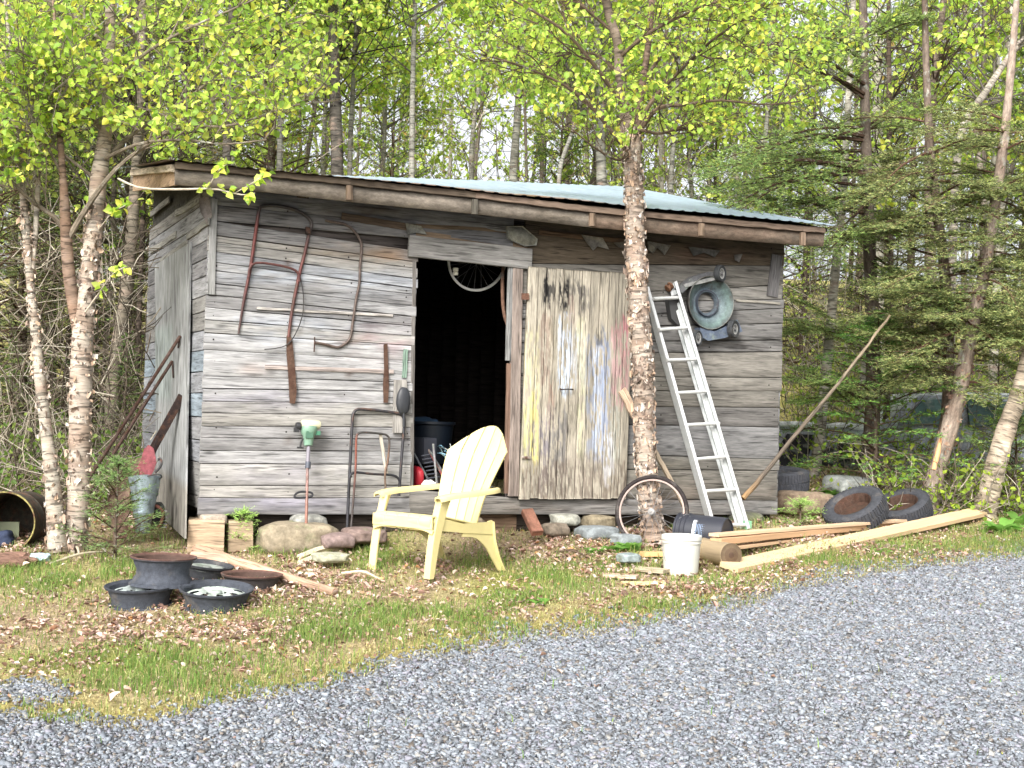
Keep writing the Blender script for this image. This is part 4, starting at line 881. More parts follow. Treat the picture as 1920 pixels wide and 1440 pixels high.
for row in range(9):
    zz = .165+row*.012; a0_ = tc-.5; 
    L_ = rr_.uniform(.35, .95)
    V = [pl+z_*(zz+dz)+(a_*math.cos(a0_+L_*k/6)+b_*math.sin(a0_+L_*k/6))*(.1335-(zz-.088)*.05) for dz in (0, .004) for k in range(7)]
    mb.add(np.array(V), [[i, i+1, 7+i+1, 7+i] for i in range(6)], c(120, 140, 168))
mb.build('label_print', M_PLASTIC, lb_)
mb = MB(); tube(mb, [pl+z_*.03+b_*.1-a_*.09, pl+z_*.09+b_*.13-a_*.05, pl+z_*.11+nrm(CAM-pl)*.15, pl+z_*.09-b_*.04+nrm(CAM-pl)*.14], .002, 6, c(90, 90, 92), 20); mb.build('bail_handle', M_GALV, t)
# --- bicycle wheel against the birch
def bike_wheel(t, cen, ax, R, tyre, rim, k=28):
    a_, b_, z_ = basis(ax); th = np.linspace(0, 2*math.pi, 65)[:-1]
    if tyre is not None:
        mb = MB(); tube(mb, [cen+(a_*math.cos(x)+b_*math.sin(x))*(R-.012) for x in th], .017, 10, tyre, None, True, up=z_); mb.build('tyre', M_RUBBER, t)
    mb = MB(); sweep(mb, [cen+(a_*math.cos(x)+b_*math.sin(x))*(R-.031) for x in th], [(-.009, -.009), (-.009, .006), (.009, .006), (.009, -.009), (.004, -.002), (-.004, -.002)], z_, None, rim, True, True, fixed=True); mb.build('rim', M_ALU, t)
    mb = MB(); r_ = np.random.RandomState(3)
    for i in range(k):
        x = i*2*math.pi/k; x2 = x+(.9 if i % 2 else -.9); sgn = .03 if (i//2) % 2 else -.03
        tube(mb, [cen+(a_*math.cos(x2)+b_*math.sin(x2))*.02+z_*sgn, cen+(a_*math.cos(x)+b_*math.sin(x))*(R-.036)], .0013, 4, c(110, 110, 112))
    sp = mb.build('spokes', M_ALU, t); sp['label'] = 'thin steel spokes laced to the hub'
    mb = MB(); lathe(mb, [(0, -.045), (.006, -.045), (.006, -.035), (.024, -.033), (.024, -.028), (.012, -.024), (.012, .024), (.024, .028), (.024, .033), (.006, .035), (.006, .045), (0, .045)], cen, z_, 16, c(120, 118, 116)); mb.build('hub', M_ALU, t)
wc = P(1222, 960, 9.78); t = thing('bicycle_wheel', 'worn bicycle wheel with black tyre leaning on the peeling birch trunk', 'bicycle wheel', wc-np.array([0, 0, .27]), 0, 'bicycle wheels')
bike_wheel(t, wc, nrm(np.array([-.30, -.93, .2])), .277, c(40, 34, 34), c(150, 130, 122)*.8)
wc = W(895, 487, -.22); t = thing('bicycle_wheel', 'bare silver bicycle wheel hanging in the top of the dark doorway', 'bicycle wheel', wc-np.array([0, 0, .25]), 0, 'bicycle wheels')
bike_wheel(t, wc, nrm(SN*.95+np.array([0, 0, -.2])), .27, None, c(200, 200, 196), 24)
mb = MB(); tube(mb, [W(948, 488, -.1), W(943, 505, -.1), W(942, 545, -.1), W(944, 580, -.1), W(950, 605, -.1), W(960, 625, -.1)], .014, 8, c(110, 84, 70), 30); o = mb.build('old_tyre_strip', M_RUBBER); tag(o, 'brown curved tyre strip hanging inside the right door jamb', 'tyre strip')
mb = MB(); p = W(854, 516, -.15); lathe(mb, [(0, 0), (.02, 0), (.022, .02), (.014, .026), (.022, .032), (.022, .055), (0, .058)], p, (0, 0, 1), 16, c(214, 210, 196)); o = mb.build('insulator', M_PLASTIC); tag(o, 'small white porcelain insulator fixed in the top of the doorway', 'insulator')
# --- boards, log, offcuts
def lay(nm, lab, u0, v0, u1, v1, Y0, Y1, wd_, th, col, up=(0, 0, 1), cat='board', grp='fresh sawn boards', m=M_LUMBER):
    mb = MB(); a, b = P(u0, v0, Y0), P(u1, v1, Y1); board(mb, a, b, wd_, th, up, col, 24, .0015, .06); o = mb.build(nm, m); tag(o, lab, cat, grp); return o
ga, gb = G(1368, 1078), G(1835, 975)
mb = MB(); e = nrm(gb-ga); sdv = nrm(np.cross(e, (0, 0, 1))); upb = nrm(np.cross(sdv, e)+nrm(CAM-ga)*.38)
board(mb, ga+np.array([0, 0, .045])+(0, .04, 0), gb+np.array([0, 0, .07]), .155, .036, upb, c(228, 200, 160)*.72, 40, .0015, .06); o = mb.build('board', M_LUMBER); tag(o, 'widest fresh board lying lowest and nearest the gravel', 'board', 'fresh sawn boards')
lay('board', 'thin fresh board laid topmost on the pile with a dark painted end', 1338, 1003, 1765, 970, 9.35, 11.6, .09, .022, c(220, 190, 158)*.8)
lay('board', 'thick fresh board under the topmost one resting on the log', 1342, 1015, 1700, 980, 9.3, 11.3, .10, .042, c(206, 168, 130)*.78)
lay('board', 'thin fresh board lowest under the pile touching the log', 1352, 1030, 1600, 995, 9.28, 10.8, .09, .02, c(214, 182, 146)*.78)
gl = G(1370, 1062); l0, l1 = P(1318, 1030, 9.5), P(1371, 1041, 9.05)
mb = MB(); tube(mb, [l0, (l0+l1)/2+np.array([0, 0, -.004]), l1], [.083, .086, .084], 20, c(166, 148, 120)*.8, 8); mb.jit(.004, 12); t = mb.build('log', M_LUMBER); tag(t, 'short weathered round log lying under the ends of the fresh boards', 'log')
ax = nrm(l1-l0); mb = MB(); lathe(mb, [(0, .004), (.02, .004), (.022, .003), (.05, .004), (.052, .003), (.08, .003), (.083, -.002)], l1, ax, 28, np.array([c(84, 66, 54), c(88, 70, 58), c(104, 86, 68), c(100, 82, 66), c(112, 96, 76), c(104, 88, 70), c(90, 78, 62)])*.75); mb.build('cut_end', M_LUMBER, t)
def offcut(u, v, lx, ly, th, yaw, col, lab, m=M_WOOD, dz=.012, roll=0):
    p = G(u, v, dz+th/2); mb = MB(); box(mb, p, (lx, ly, th), yaw, col); o = mb.build('wood_offcut', m); tag(o, lab, 'wood offcut', 'wood offcuts by the pail')
offcut(1164, 1086, .22, .12, .018, -.25, c(196, 170, 150), 'leftmost flat pinkish offcut beside the pail')
offcut(1222, 1075, .22, .14, .022, -.5, c(176, 164, 140), 'square grey-brown offcut touching the foot of the pail')
offcut(1206, 1100, .28, .07, .02, .28, c(206, 178, 134), 'narrow light offcut lying nearest the gravel in front of the pail')
offcut(1228, 1046, .20, .09, .03, .3, c(206, 164, 116), 'thick orange offcut poking out behind the pail', M_LUMBER)
# sticks and stakes
def stick(nm, lab, cat, pts, r, col, m=M_TWIG, n=16, k=8, j=0, grp=None):
    mb = MB(); tube(mb, pts, r, k, col, n)
    if j: mb.jit(j, 9)
    return tag(mb.build(nm, m), lab, cat, grp)
stick('wooden_pole', 'long bare pole leaning out from the shed corner towards the conifers', 'pole', [P(1392, 935, 10.5), P(1430, 892, 10.6), P(1500, 805, 10.85), P(1590, 695, 11.2), P(1668, 592, 11.6)], [.022, .020, .017, .014, .011], [c(170, 138, 100)*.8, c(92, 84, 76)*.8, c(110, 100, 88)*.8, c(140, 128, 110)*.8, c(160, 144, 120)*.8], M_WOOD, 40, 10, .006)
mb = MB(); board(mb, W(1167, 732, .1), W(1192, 782, .16), .07, .02, SN, c(176, 154, 132), 10, .006); tag(mb.build('broken_slab', M_WOOD), 'broken pale wood slab sticking out left of the peeling birch trunk', 'wood slab')
mb = MB(); board(mb, W(1212, 818, .15), W(1290, 960, .35), .035, .03, SN, c(150, 136, 118), 14, .003); tag(mb.build('wood_stake', M_WOOD), 'grey stake leaning behind the birch and the bicycle wheel', 'stake')
stick('log', 'long peeled pole lying behind the wheel rims', 'log', [G(368, 1044, .05), G(430, 1062, .04), G(520, 1090, .04), G(628, 1120, .03)], [.04, .036, .034, .025], c(176, 146, 124), M_WOOD, 20, 10, .004)
stick('log', 'short thick pole lying beside the big rock', 'log', [G(362, 1052, .03), G(415, 1060, .03), G(480, 1070, .02)], [.04, .045, .03], c(164, 136, 118), M_WOOD, 12, 10, .005)
for i, (a, b) in enumerate((((95, 1062), (215, 1042)), ((560, 1050), (640, 1036)), ((640, 1080), (720, 1095)), ((135, 1030), (150, 1052)), ((560, 1062), (650, 1048)), ((1040, 1040), (1105, 1052)))):
    a3, b3 = G(*a, .02), G(*b, .02)
    stick('fallen_twig', ['slim pale twig lying at the foot of the left birch', 'pale slat lying right of the big rock', 'thin stick lying under the chair front', 'short forked twig poking from the left birch roots', 'longer pale slat lying nearest the big rock front', 'dark stick lying on the bare ground behind the chair'][i], 'twig', [a3, (a3+b3)/2+np.array([0, .02, .03]), b3], [.008, .01, .004] if i != 1 and i != 4 else [.02, .022, .018], c(190, 178, 156) if i != 5 else c(90, 76, 64), M_TWIG, 8, 6, .004)
# --- rocks and foundation
def blockat(nm, lab, u0, u1, v0, v1, Y, dep, col, m=M_STONE, lvl=4, rough=.1, flt=5, cat='block', yaw=TH):
    a, b = P(u0, v1, Y), P(u1, v0, Y); cen = np.array([(a[0]+b[0])/2, Y+dep/2, (a[2]+b[2])/2]); mb = MB()
    rock(mb, cen, (abs(b[0]-a[0])*1.03, dep, abs(b[2]-a[2])), int(u0), lvl, yaw, col, rough, flt); return tag(mb.build(nm, m), lab, cat)
mb = MB(); box(mb, P(386, 1003, 9.02), (.24, .3, .23), TH-.2, c(166, 146, 122), .05); mb.jit(.006, 8); tag(mb.build('foundation_block', M_WOOD), 'square tan timber block under the left corner of the shed', 'foundation block', 'foundation blocks')
mb = MB(); box(mb, P(447, 1004, 9.12), (.17, .28, .22), TH-.1, c(156, 138, 116), .05); mb.jit(.006, 8); tag(mb.build('foundation_block', M_WOOD), 'narrower timber block half hidden by the tiny fir sprig', 'foundation block', 'foundation blocks')
R_ = blockat
R_('flat_stone', 'flat shim stone on top of the square timber block', 368, 416, 966, 984, 8.92, .2, c(150, 140, 128), cat='stone')
R_('boulder', 'big brown boulder under the shed front beside the trimmer', 478, 626, 984, 1046, 8.95, .35, c(132, 122, 104), rough=.3, flt=2.6, cat='boulder')
R_('boulder', 'grey stone perched on top of the big brown boulder', 538, 606, 967, 1000, 9.15, .25, c(134, 134, 128), rough=.25, flt=2.8, cat='boulder')
for i, (u0, u1, v0, v1, Y, dp, cl, lab) in enumerate(((590, 655, 1004, 1030, 8.95, .3, c(124, 108, 104), 'reddish slab of bark heap nearest the boulder'), (640, 715, 994, 1020, 9.1, .3, c(118, 102, 96), 'larger reddish slab of bark heap by the handle feet'),
        (772, 832, 968, 992, 9.6, .2, c(150, 136, 120), 'pale stone seen between the chair arms'), (1034, 1086, 966, 986, 10.0, .2, c(150, 150, 140), 'light flat stone wedged under the shed below the painted door'),
        (1018, 1066, 984, 1006, 9.85, .2, c(112, 102, 90), 'rounded dark stone beside the leaning brick'), (1084, 1160, 990, 1014, 9.9, .25, c(120, 126, 128), 'long bluish stone slab below the painted door'),
        (1094, 1150, 968, 994, 10.15, .25, c(130, 120, 100), 'mossy brown stone under the shed left of the bicycle wheel'), (1372, 1434, 962, 990, 10.7, .25, c(104, 104, 92), 'mossy grey stone under the right corner of the shed'),
        (1462, 1566, 924, 968, 11.2, .4, c(124, 108, 92), 'wide brown boulder beyond the right corner of the shed'), (850, 900, 972, 1000, 9.75, .3, c(120, 108, 92), 'low brown stone behind the chair leg'),
        (1150, 1200, 1004, 1024, 9.6, .2, c(130, 136, 138), 'pale blue stone under the bottom of the bicycle wheel'), (580, 650, 1040, 1056, 8.5, .2, c(160, 160, 140), 'light flat stone among the twigs before the boulder'),
        (1160, 1200, 1040, 1056, 8.9, .15, c(130, 140, 140), 'small bluish stone among the broad leaves'), (1560, 1640, 895, 930, 12.3, .4, c(150, 154, 152), 'pale grey rock behind the leaning tyres'),
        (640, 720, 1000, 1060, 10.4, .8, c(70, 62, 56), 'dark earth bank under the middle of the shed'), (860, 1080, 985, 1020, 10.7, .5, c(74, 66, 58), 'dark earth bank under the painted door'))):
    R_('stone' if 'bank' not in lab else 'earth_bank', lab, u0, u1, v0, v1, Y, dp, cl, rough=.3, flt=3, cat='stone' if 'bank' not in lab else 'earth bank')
mb = MB(); board(mb, P(988, 958, 9.75), P(1008, 1000, 9.6), .09, .05, SN, c(140, 100, 84)); tag(mb.build('brick', M_STONE), 'reddish brick leaning against the sill under the shed', 'brick')
mb = MB(); box(mb, P(925, 985, 10.1), (.3, .2, .2), TH, c(120, 100, 84)); tag(mb.build('timber_post', M_WOOD), 'squat timber post under the shed sill behind the chair', 'post')
mb = MB(); box(mb, P(690, 985, 9.75), (.35, .2, .2), TH, c(110, 94, 80)); tag(mb.build('timber_post', M_WOOD), 'squat timber post under the shed behind the leaning handles', 'post')
# --- steel wheels
def steel_wheel(lab, cen, discup, body, disc, tilt=(0, 0, 1), R=.205, H=.17):
    t = thing('wheel_rim', lab, 'wheel rim', cen, 0, 'steel wheel rims on the grass'); mb = MB(); z = nrm(tilt)
    pr = [(R, H), (R-.004, H-.012), (R-.02, H-.018), (R-.026, H-.04), (R-.04, H-.07), (R-.04, H-.105), (R-.024, .035), (R-.02, .02), (R-.002, .012), (R, 0), (R-.008, -.002), (R-.026, .02), (R-.034, .035), (R-.048, H-.105), (R-.048, H-.07), (R-.034, H-.04), (R-.028, H-.012), (R-.008, H+.002), (R, H)]
    cl = np.tile(body, (len(pr), 1)); cl[11:18] = c(84, 64, 56)*.7 if not discup else cl[11:18]; cl[0] = cl[17] = cl[18] = (c(96, 70, 62) if not discup else body*.9)
    lathe(mb, pr, cen, z, 56, cl); mb.build('rim_barrel', M_RUBBER, t)
    hz = H-.035 if discup else .03; a_, b_, z_ = basis(z); mb = MB(); k = 56; rad = [.02, .05, .075, .10, .125, .15, R-.042]
    hh = [hz+.0, hz+.0, hz+.012, hz+.018, hz+.014, hz+.006, hz-.004]; n = len(rad); th = np.arange(k)*2*math.pi/k
    V = np.array([[cen+(a_*math.cos(x)+b_*math.sin(x))*rad[i]+z_*hh[i] for x in th] for i in range(n)]); Fq = []
    for i in range(n-1):
        for j in range(k):
            if i in (3, 4) and (j % 7) in (2, 3, 4) : continue
            Fq.append([i*k+j, i*k+(j+1) % k, (i+1)*k+(j+1) % k, (i+1)*k+j])
    mb.add(V.reshape(-1, 3), Fq, disc); mb.build('wheel_disc', M_PAINTM, t)
    mb = MB(); lathe(mb, [(0.02, .0), (.03, .0), (.033, .012), (.028, .02), (.0, .022)], cen+z_*hz, z_, 20, disc*.7)
    for j in range(4): x = j*math.pi/2+.4; lathe(mb, [(0, .008), (.007, .008), (.008, 0)], cen+z_*hz+(a_*math.cos(x)+b_*math.sin(x))*.052, z_, 8, c(40, 40, 40))
    mb.build('hub', M_PAINTM, t); return t
DKB = c(62, 66, 74)
g1_, g2_ = G(245, 1148), G(388, 1154); w1 = g1_+np.array([0, .20, -.01]); w2 = g2_+np.array([0, .21, -.01]); 
steel_wheel('pale faced steel rim at the lower left of the stack', w1, True, DKB*.9, c(170, 180, 178), (-.02, -.06, 1), .205, .14)
steel_wheel('pale faced steel rim at the lower right with dark slots', w2, True, DKB*.9, c(176, 186, 178), (.03, -.10, 1), .213, .14)
w3 = P(304, 1096, w1[1]+.08); steel_wheel('dark steel rim stacked on top of two others, rusty inside', w3, False, DKB, c(84, 64, 56)*.7, (0.02, 0, 1), .192, .165)
w4 = G(459, 1114)+np.array([0, .19, -.01]); steel_wheel('low rusty steel rim half filled with leaves', w4, False, c(60, 56, 56), c(96, 70, 58), (.02, 0, 1), .19, .11)
w5 = G(372, 1098)+np.array([0, .15, 0]); steel_wheel('small steel rim mostly hidden behind the stacked one', w5, True, c(56, 58, 62), c(140, 146, 140), (.12, -.02, 1), .17, .12)
# --- tyres
def tyre(lab, cen, ax, R, wdt, col, rim=True):
    t = thing('tyre', lab, 'tyre', cen-np.array([0, 0, R]), 0, 'old tyres by the trees'); mb = MB(); h = wdt/2
    pr = [(R*.60, -h*.75), (R*.64, -h*.92), (R*.78, -h*1.05), (R*.92, -h*.95), (R*.985, -h*.78), (R, -h*.5), (R, -h*.1), (R, h*.1), (R, h*.5), (R*.985, h*.78), (R*.92, h*.95), (R*.78, h*1.05), (R*.64, h*.92), (R*.60, h*.75), (R*.63, 0), (R*.60, -h*.75)]
    lathe(mb, pr, cen, ax, 64, col); a_, b_, z_ = basis(ax); mb.build('casing', M_RUBBER, t); mb = MB()
    for i in range(56):
        x = i*2*math.pi/56; e = a_*math.cos(x)+b_*math.sin(x); s_ = -a_*math.sin(x)+b_*math.cos(x)
        for sg in (-1, 1): board(mb, cen+e*(R+.002)+z_*sg*h*.08+s_*.006*sg, cen+e*(R*.985+.002)+z_*sg*h*.86+s_*.004*sg, .014+.006*(i % 2), .012, e, col*1.05)
    mb.build('tread', M_RUBBER, t)
    if rim:
        mb = MB(); lathe(mb, [(R*.62, -h*.8), (R*.60, -h*.82), (R*.55, -h*.6), (R*.5, h*.0), (R*.3, h*.1), (R*.1, h*.05), (0, h*.05)], cen, ax, 40, c(84, 66, 56)*.6); lathe(mb, [(R*.62, h*.8), (R*.60, h*.82), (R*.55, h*.6), (R*.5, h*.0)], cen, ax, 40, c(96, 76, 66)*.6); mb.build('steel_rim', M_RUSTHEAVY, t)
    return t
RB = c(74, 76, 82)
tyre('leaning tyre with a rusty rim, left of the pair by the boards', P(1604, 958, 10.95), nrm(np.array([-.46, -.34, .82])), .26, .18, RB*.6)
tyre('leaning tyre right of the pair by the boards', P(1692, 956, 11.35), nrm(np.array([-.36, -.32, .88])), .245, .18, RB*.6)
tyre('dark tyre lying flat just beyond the right corner of the shed', P(1462, 900, 11.9), nrm(np.array([-.05, -.12, 1])), .26, .19, RB*.8, False)
# --- left junk by the side door
def free(u, v, Y): return P(u, v, Y)
for i, (a, m_, b, tk, lab) in enumerate((((338, 630), (236, 790), (100, 1000), [(338, 632), (334, 652)], 'longest rusty iron rod leaning on the grey side door'), ((323, 677), (226, 830), (108, 1020), [(323, 678), (325, 708)], 'shorter rusty rod with a hooked tip leaning on the side door'))):
    t = thing('iron_rod', lab, 'iron rod', P(b[0], b[1], 9.45), 0, 'rusty rods by the side door')
    tp = SIDE(*a, .06); Yt = tp[1]; mb = MB(); tube(mb, [tp, P(*m_, (Yt*.55+9.45*.45)), P(*b, 9.45)], .0125, 8, c(96, 78, 72)*.8, 14); mb.build('rod', M_RUSTHEAVY, t)
    mb = MB(); tube(mb, [tp, SIDE(*tk[1], .06)], .007, 6, c(60, 50, 48)); mb.build('hook', M_RUST, t)
mb = MB(); a = SIDE(340, 742, .06); b = P(262, 885, 9.570); b2 = P(236, 935, 9.470); board(mb, a, b, .07, .035, SE, c(60, 50, 50)*.7, 14, .002); board(mb, a+SN*.03, b+SN*.03, .012, .06, SE, c(66, 54, 52)*.7, 8, .002); tag(mb.build('steel_channel', M_RUST), 'dark rusty steel channel leaning on the side door above the scoop', 'steel channel')
def polypan(mb, pts, th, col, bow=0):
    q = np.array([P(*p) for p in pts]); k = len(q); nz = nrm(np.cross(q[1]-q[0], q[2]-q[0])); nz = nz*(1 if nz@(CAM-q[0]) > 0 else -1)
    V = np.vstack([q, q-nz*th]); mb.add(V, [list(range(k)), list(range(k, 2*k))[::-1]]+[[i, (i+1) % k, k+(i+1) % k, k+i][::-1] for i in range(k)], col, V)
mb = MB(); polypan(mb, [(214, 1010, 9.120), (196, 950, 9.220), (214, 905, 9.320), (240, 862, 9.470), (272, 857, 9.470), (262, 880, 9.420), (243, 925, 9.270), (238, 1008, 9.120)], .012, c(110, 90, 78)); tag(mb.build('rusty_sheet', M_RUSTHEAVY), 'brown rusty metal sheet standing behind the young fir', 'metal sheet')
mb = MB(); polypan(mb, [(252, 886, 9.420), (264, 862, 9.420), (270, 842, 9.440), (278, 834, 9.450), (286, 840, 9.460), (290, 858, 9.460), (291, 868, 9.450), (286, 882, 9.440), (278, 896, 9.420), (262, 900, 9.410)], .01, c(150, 84, 90)*.8); tag(mb.build('red_scoop', M_RUBBER), 'faded red shovel blade standing up behind the crushed pail', 'shovel blade')
mb = MB(); top = P(271, 894, 9.340); ax = nrm(top-P(268, 1000, 9.300)); H_ = np.linalg.norm(top-P(268, 1000, 9.300)); o3 = P(268, 1000, 9.300)
lathe(mb, [(.045, 0), (.05, .01), (.062, H_*.3), (.072, H_*.33), (.072, H_*.35), (.085, H_*.6), (.098, H_*.66), (.112, H_-.01), (.116, H_), (.108, H_-.005), (.09, H_*.6), (.04, .02)], o3, ax, 28, c(164, 180, 190), .06); mb.jit(.012, 7); t = mb.build('galvanised_pail', M_GALV); tag(t, 'crushed blue-grey galvanised pail standing beside the young fir', 'pail')
mb = MB(); tube(mb, [P(291, 886, 9.270), P(300, 876, 9.270), P(303, 868, 9.270), P(301, 860, 9.280), P(296, 862, 9.280)], .009, 8, c(66, 66, 68), 14); tube(mb, [P(276, 893, 9.220), P(296, 889, 9.240), P(303, 894, 9.280), P(296, 900, 9.370)], .006, 6, c(80, 84, 86), 14); mb.build('handle_bracket', M_RUST, t)
t = thing('scrap_engine', 'oily black scrap engine piece lying in front of the loose side door', 'engine', P(292, 1000, 9.470)); mb = MB(); rock(mb, P(290, 968, 9.520), (.16, .14, .2), 8, 4, .3, c(46, 40, 42), .5, 2.4); mb.build('block', M_PAINTM, t)
mb = MB()
for k in range(6): box(mb, P(308, 958+k*6, 9.420), (.04, .05, .008), .2, c(120, 118, 116))
fn = mb.build('cooling_fins', M_PAINTM, t)
mb = MB(); tube(mb, [P(282, 945, 9.400), P(296, 950, 9.360), P(306, 962, 9.380), P(300, 985, 9.380), P(286, 990, 9.400)], .012, 8, c(96, 60, 52), 16); mb.build('pipe', M_RUST, t)
# --- barrel lying open at far left
bc = P(6, 980, 8.95); ax = nrm(np.array([.10, -.98, .04])); t = thing('barrel', 'open steel barrel lying on its side at the far left under the trees', 'barrel', bc-np.array([0, 0, .19])); mb = MB(); R = .205
lathe(mb, [(R, 0), (R+.008, .0), (R+.01, -.012), (R+.002, -.02), (R, -.25), (R+.008, -.26), (R, -.27), (R, -.6), (0, -.6), (0, -.59), (R-.006, -.59), (R-.006, -.02), (R, 0)], bc, ax, 56, np.array([c(140, 132, 80), c(150, 142, 90), c(140, 132, 90)]+[c(70, 66, 58)]*10)); mb.build('drum_shell', M_RUST, t)
mb = MB(); box(mb, P(12, 1002, 9.25), (.17, .02, .18), .2, c(120, 126, 100)); tag(mb.build('plastic_panel', M_PLASTIC), 'pale green panel standing inside the open barrel', 'panel')
mb = MB(); rock(mb, P(2, 1014, 9.12), (.17, .22, .14), 5, 4, .3, c(52, 60, 80), .4, 2.2); tag(mb.build('cloth_bundle', M_CLOTH), 'dark blue cloth bundle stuffed in the mouth of the barrel', 'cloth')
mb = MB(); rock(mb, G(70, 1055, .03), (.17, .13, .06), 6, 4, .5, c(176, 196, 204), .9, 2); tag(mb.build('crumpled_bag', M_CLOTH), 'pale blue crumpled plastic bag at the foot of the left birch', 'bag')
mb = MB(); rock(mb, G(12, 1062, .03), (.32, .2, .12), 9, 4, .1, c(140, 110, 96)*.7, .9, 2); tag(mb.build('rotten_wood', M_SOIL if 0 else M_WOOD), 'reddish crumbling heap of rotten wood before the barrel', 'rotten wood')
# --- inside the doorway
t = thing('storage_tub', 'dark blue tub just inside the left of the doorway', 'tub', W(800, 880, -.55)); mb = MB(); lathe(mb, [(0, 0), (.15, 0), (.18, .3), (.195, .31), (.195, .33), (.17, .32), (.15, .02), (0, .02)], W(806, 868, -.6), (0, 0, 1), 28, c(34, 48, 66)*.25); mb.build('body', M_PLASTIC, t)
mb = MB(); rock(mb, W(796, 800, -.6), (.24, .2, .16), 3, 3, 0, c(34, 56, 78)*.5, .6, 2); mb.build('tarp_bundle', M_CLOTH, t)
t = thing('push_mower', 'red and black machine lying in the bottom left of the doorway', 'mower', W(800, 915, -.2)); mb = MB(); rock(mb, W(782, 895, -.15), (.07, .16, .16), 2, 3, TH, c(170, 40, 52), .3, 2.4); mb.build('red_housing', M_PLASTIC, t)
mb = MB(); box(mb, W(795, 845, -.25), (.12, .15, .2), TH+.3, c(48, 50, 58)); mb.build('grass_box', M_PLASTIC, t)
mb = MB()
for k in range(7): tube(mb, [W(790+k*2, 855+k*7, -.12), W(806+k*3, 852+k*7, -.12)], .006, 6, c(60, 62, 70))
a_ = mb.build('grille', M_PLASTIC, t)
for i, (a, b, cl, lab) in enumerate((((796, 830), (842, 915), c(120, 60, 60), 'dull red tool handle slanting across the doorway junk'), ((806, 846), (850, 918), c(90, 90, 90), 'grey tool handle slanting across the doorway junk'), ((776, 850), (812, 916), c(70, 72, 80), 'black tool handle nearest the left jamb'), ((812, 832), (820, 916), c(120, 118, 120), 'upright grey rod standing in the doorway junk'))):
    mb = MB(); tube(mb, [W(*a, -.2+.03*i), W(*b, -.08)], .009, 8, cl); tag(mb.build('tool_handle', M_PAINTM), lab, 'tool handle', 'tool handles in the doorway')
t = thing('cable_pile', 'tangle of pale blue and grey cable heaped inside the doorway', 'cable', W(850, 915, -.3)); r_ = np.random.RandomState(9); mb = MB()
for k in range(16):
    u0, v0 = 820+r_.rand()*40, 830+r_.rand()*40; pts = [W(u0, v0, -.15-.2*r_.rand())]
    for q in range(5): u0 += 4+r_.rand()*16; v0 += r_.rand()*26-4; pts.append(W(min(u0, 925), min(v0, 912), -.08-.22*r_.rand()))
    tube(mb, pts, .004, 5, [c(130, 170, 190), c(176, 180, 176), c(110, 130, 130)][k % 3], 26)
mb.build('cable_strands', M_PLASTIC, t); mb = MB(); rock(mb, W(850, 905, -.5), (.5, .4, .18), 3, 4, TH, c(60, 54, 50), .7, 2); mb.build('sacking', M_CLOTH, t)
mb = MB(); lathe(mb, [(0, 0), (.04, 0), (.045, .03), (.04, .09), (.015, .12), (.015, .14), (0, .14)], W(788, 912, -.1), nrm(SE+np.array([0, 0, .15])), 18, c(214, 210, 206)); tag(mb.build('plastic_bottle', M_PLASTIC), 'white plastic bottle lying on the door sill', 'bottle')
# --- derelict car among the trees
t = thing('derelict_car', 'derelict pale car without wheels, half hidden by conifers beyond the shed', 'car', P(1700, 880, 13.9), .05)
def carp(s): return P(0, 0, 1)*0
CX0, CY, CZb = 2.45, 13.5, 1.4-(905-800)/F*13.5
prof_u = [(0, .10), (-.02, .30), (.02, .52), (.10, .60), (.95, .60), (1.35, .62), (1.75, .93), (2.0, .98), (3.0, .98), (3.45, .66), (4.3, .56), (4.45, .45), (4.45, .12)]
mb = MB(); pp = smooth2(prof_u, 60); n = len(pp); bw = 1.5; V = []; colr = []
ys_ = [0, .04, .1, .3, .75, 1.2, 1.4, 1.46, 1.5]
for (x_, z_) in pp:
    for yy in ys_:
        e = 1-abs(yy-.75)/.75; dz = -.03*(1-min(1, e*6)); ins = 0
        cab = max(0, z_-.62); yb = .75+(yy-.75)*(1-cab*.45)
        V.append((CX0+x_, CY+yb, CZb+max(.1, z_+dz))); colr.append(c(226, 230, 234) if z_ > .5 else c(150, 156, 164))
m9 = len(ys_); Fq = [[i*m9+j, (i+1)*m9+j, (i+1)*m9+j+1, i*m9+j+1] for i in range(n-1) for j in range(m9-1)]
mb.add(np.array(V), Fq, np.array(colr))
low = [(CX0+x_, CY+.0, CZb+.08) for (x_, z_) in pp]; top_ = [V[i*m9] for i in range(n)]; A = np.array(low+top_)
mb.add(A, [[i, i+1, n+i+1, n+i] for i in range(n-1)], np.array([c(130, 136, 144)]*n+[c(150, 156, 164)]*n)); mb.build('body', M_PAINTM, t)
def carquad(nm, pts, col, m=M_PAINTM, dy=-.015):
    mb = MB(); q = np.array([(CX0+x_, CY+dy+.34*max(0, z_-.62), CZb+z_) for x_, z_ in pts]); k = len(q); V = np.vstack([q, q+np.array([0, .03, 0])])
    mb.add(V, [list(range(k)), list(range(k, 2*k))[::-1]]+[[i, (i+1) % k, k+(i+1) % k, k+i][::-1] for i in range(k)], col); return mb.build(nm, m, t)
carquad('side_window', [(1.62, .64), (2.25, .64), (2.25, .92), (1.86, .90)], c(70, 96, 92)); carquad('side_window', [(2.32, .64), (3.2, .64), (2.95, .9), (2.32, .92)], c(60, 84, 82))
carquad('wheel_arch', [(.75, .08), (.8, .32), (.95, .43), (1.15, .43), (1.3, .32), (1.36, .08)], c(26, 26, 28)); carquad('boot_opening', [(.42, .50), (.22, .16), (.62, .12), (.70, .50)], c(24, 24, 28))
mb = MB(); tube(mb, [(CX0-.05, CY-.05, CZb+.40), (CX0+.1, CY-.08, CZb+.47), (CX0+.3, CY-.06, CZb+.44)], .05, 10, c(110, 116, 124), 12); mb.build('bumper', M_PLASTIC, t)
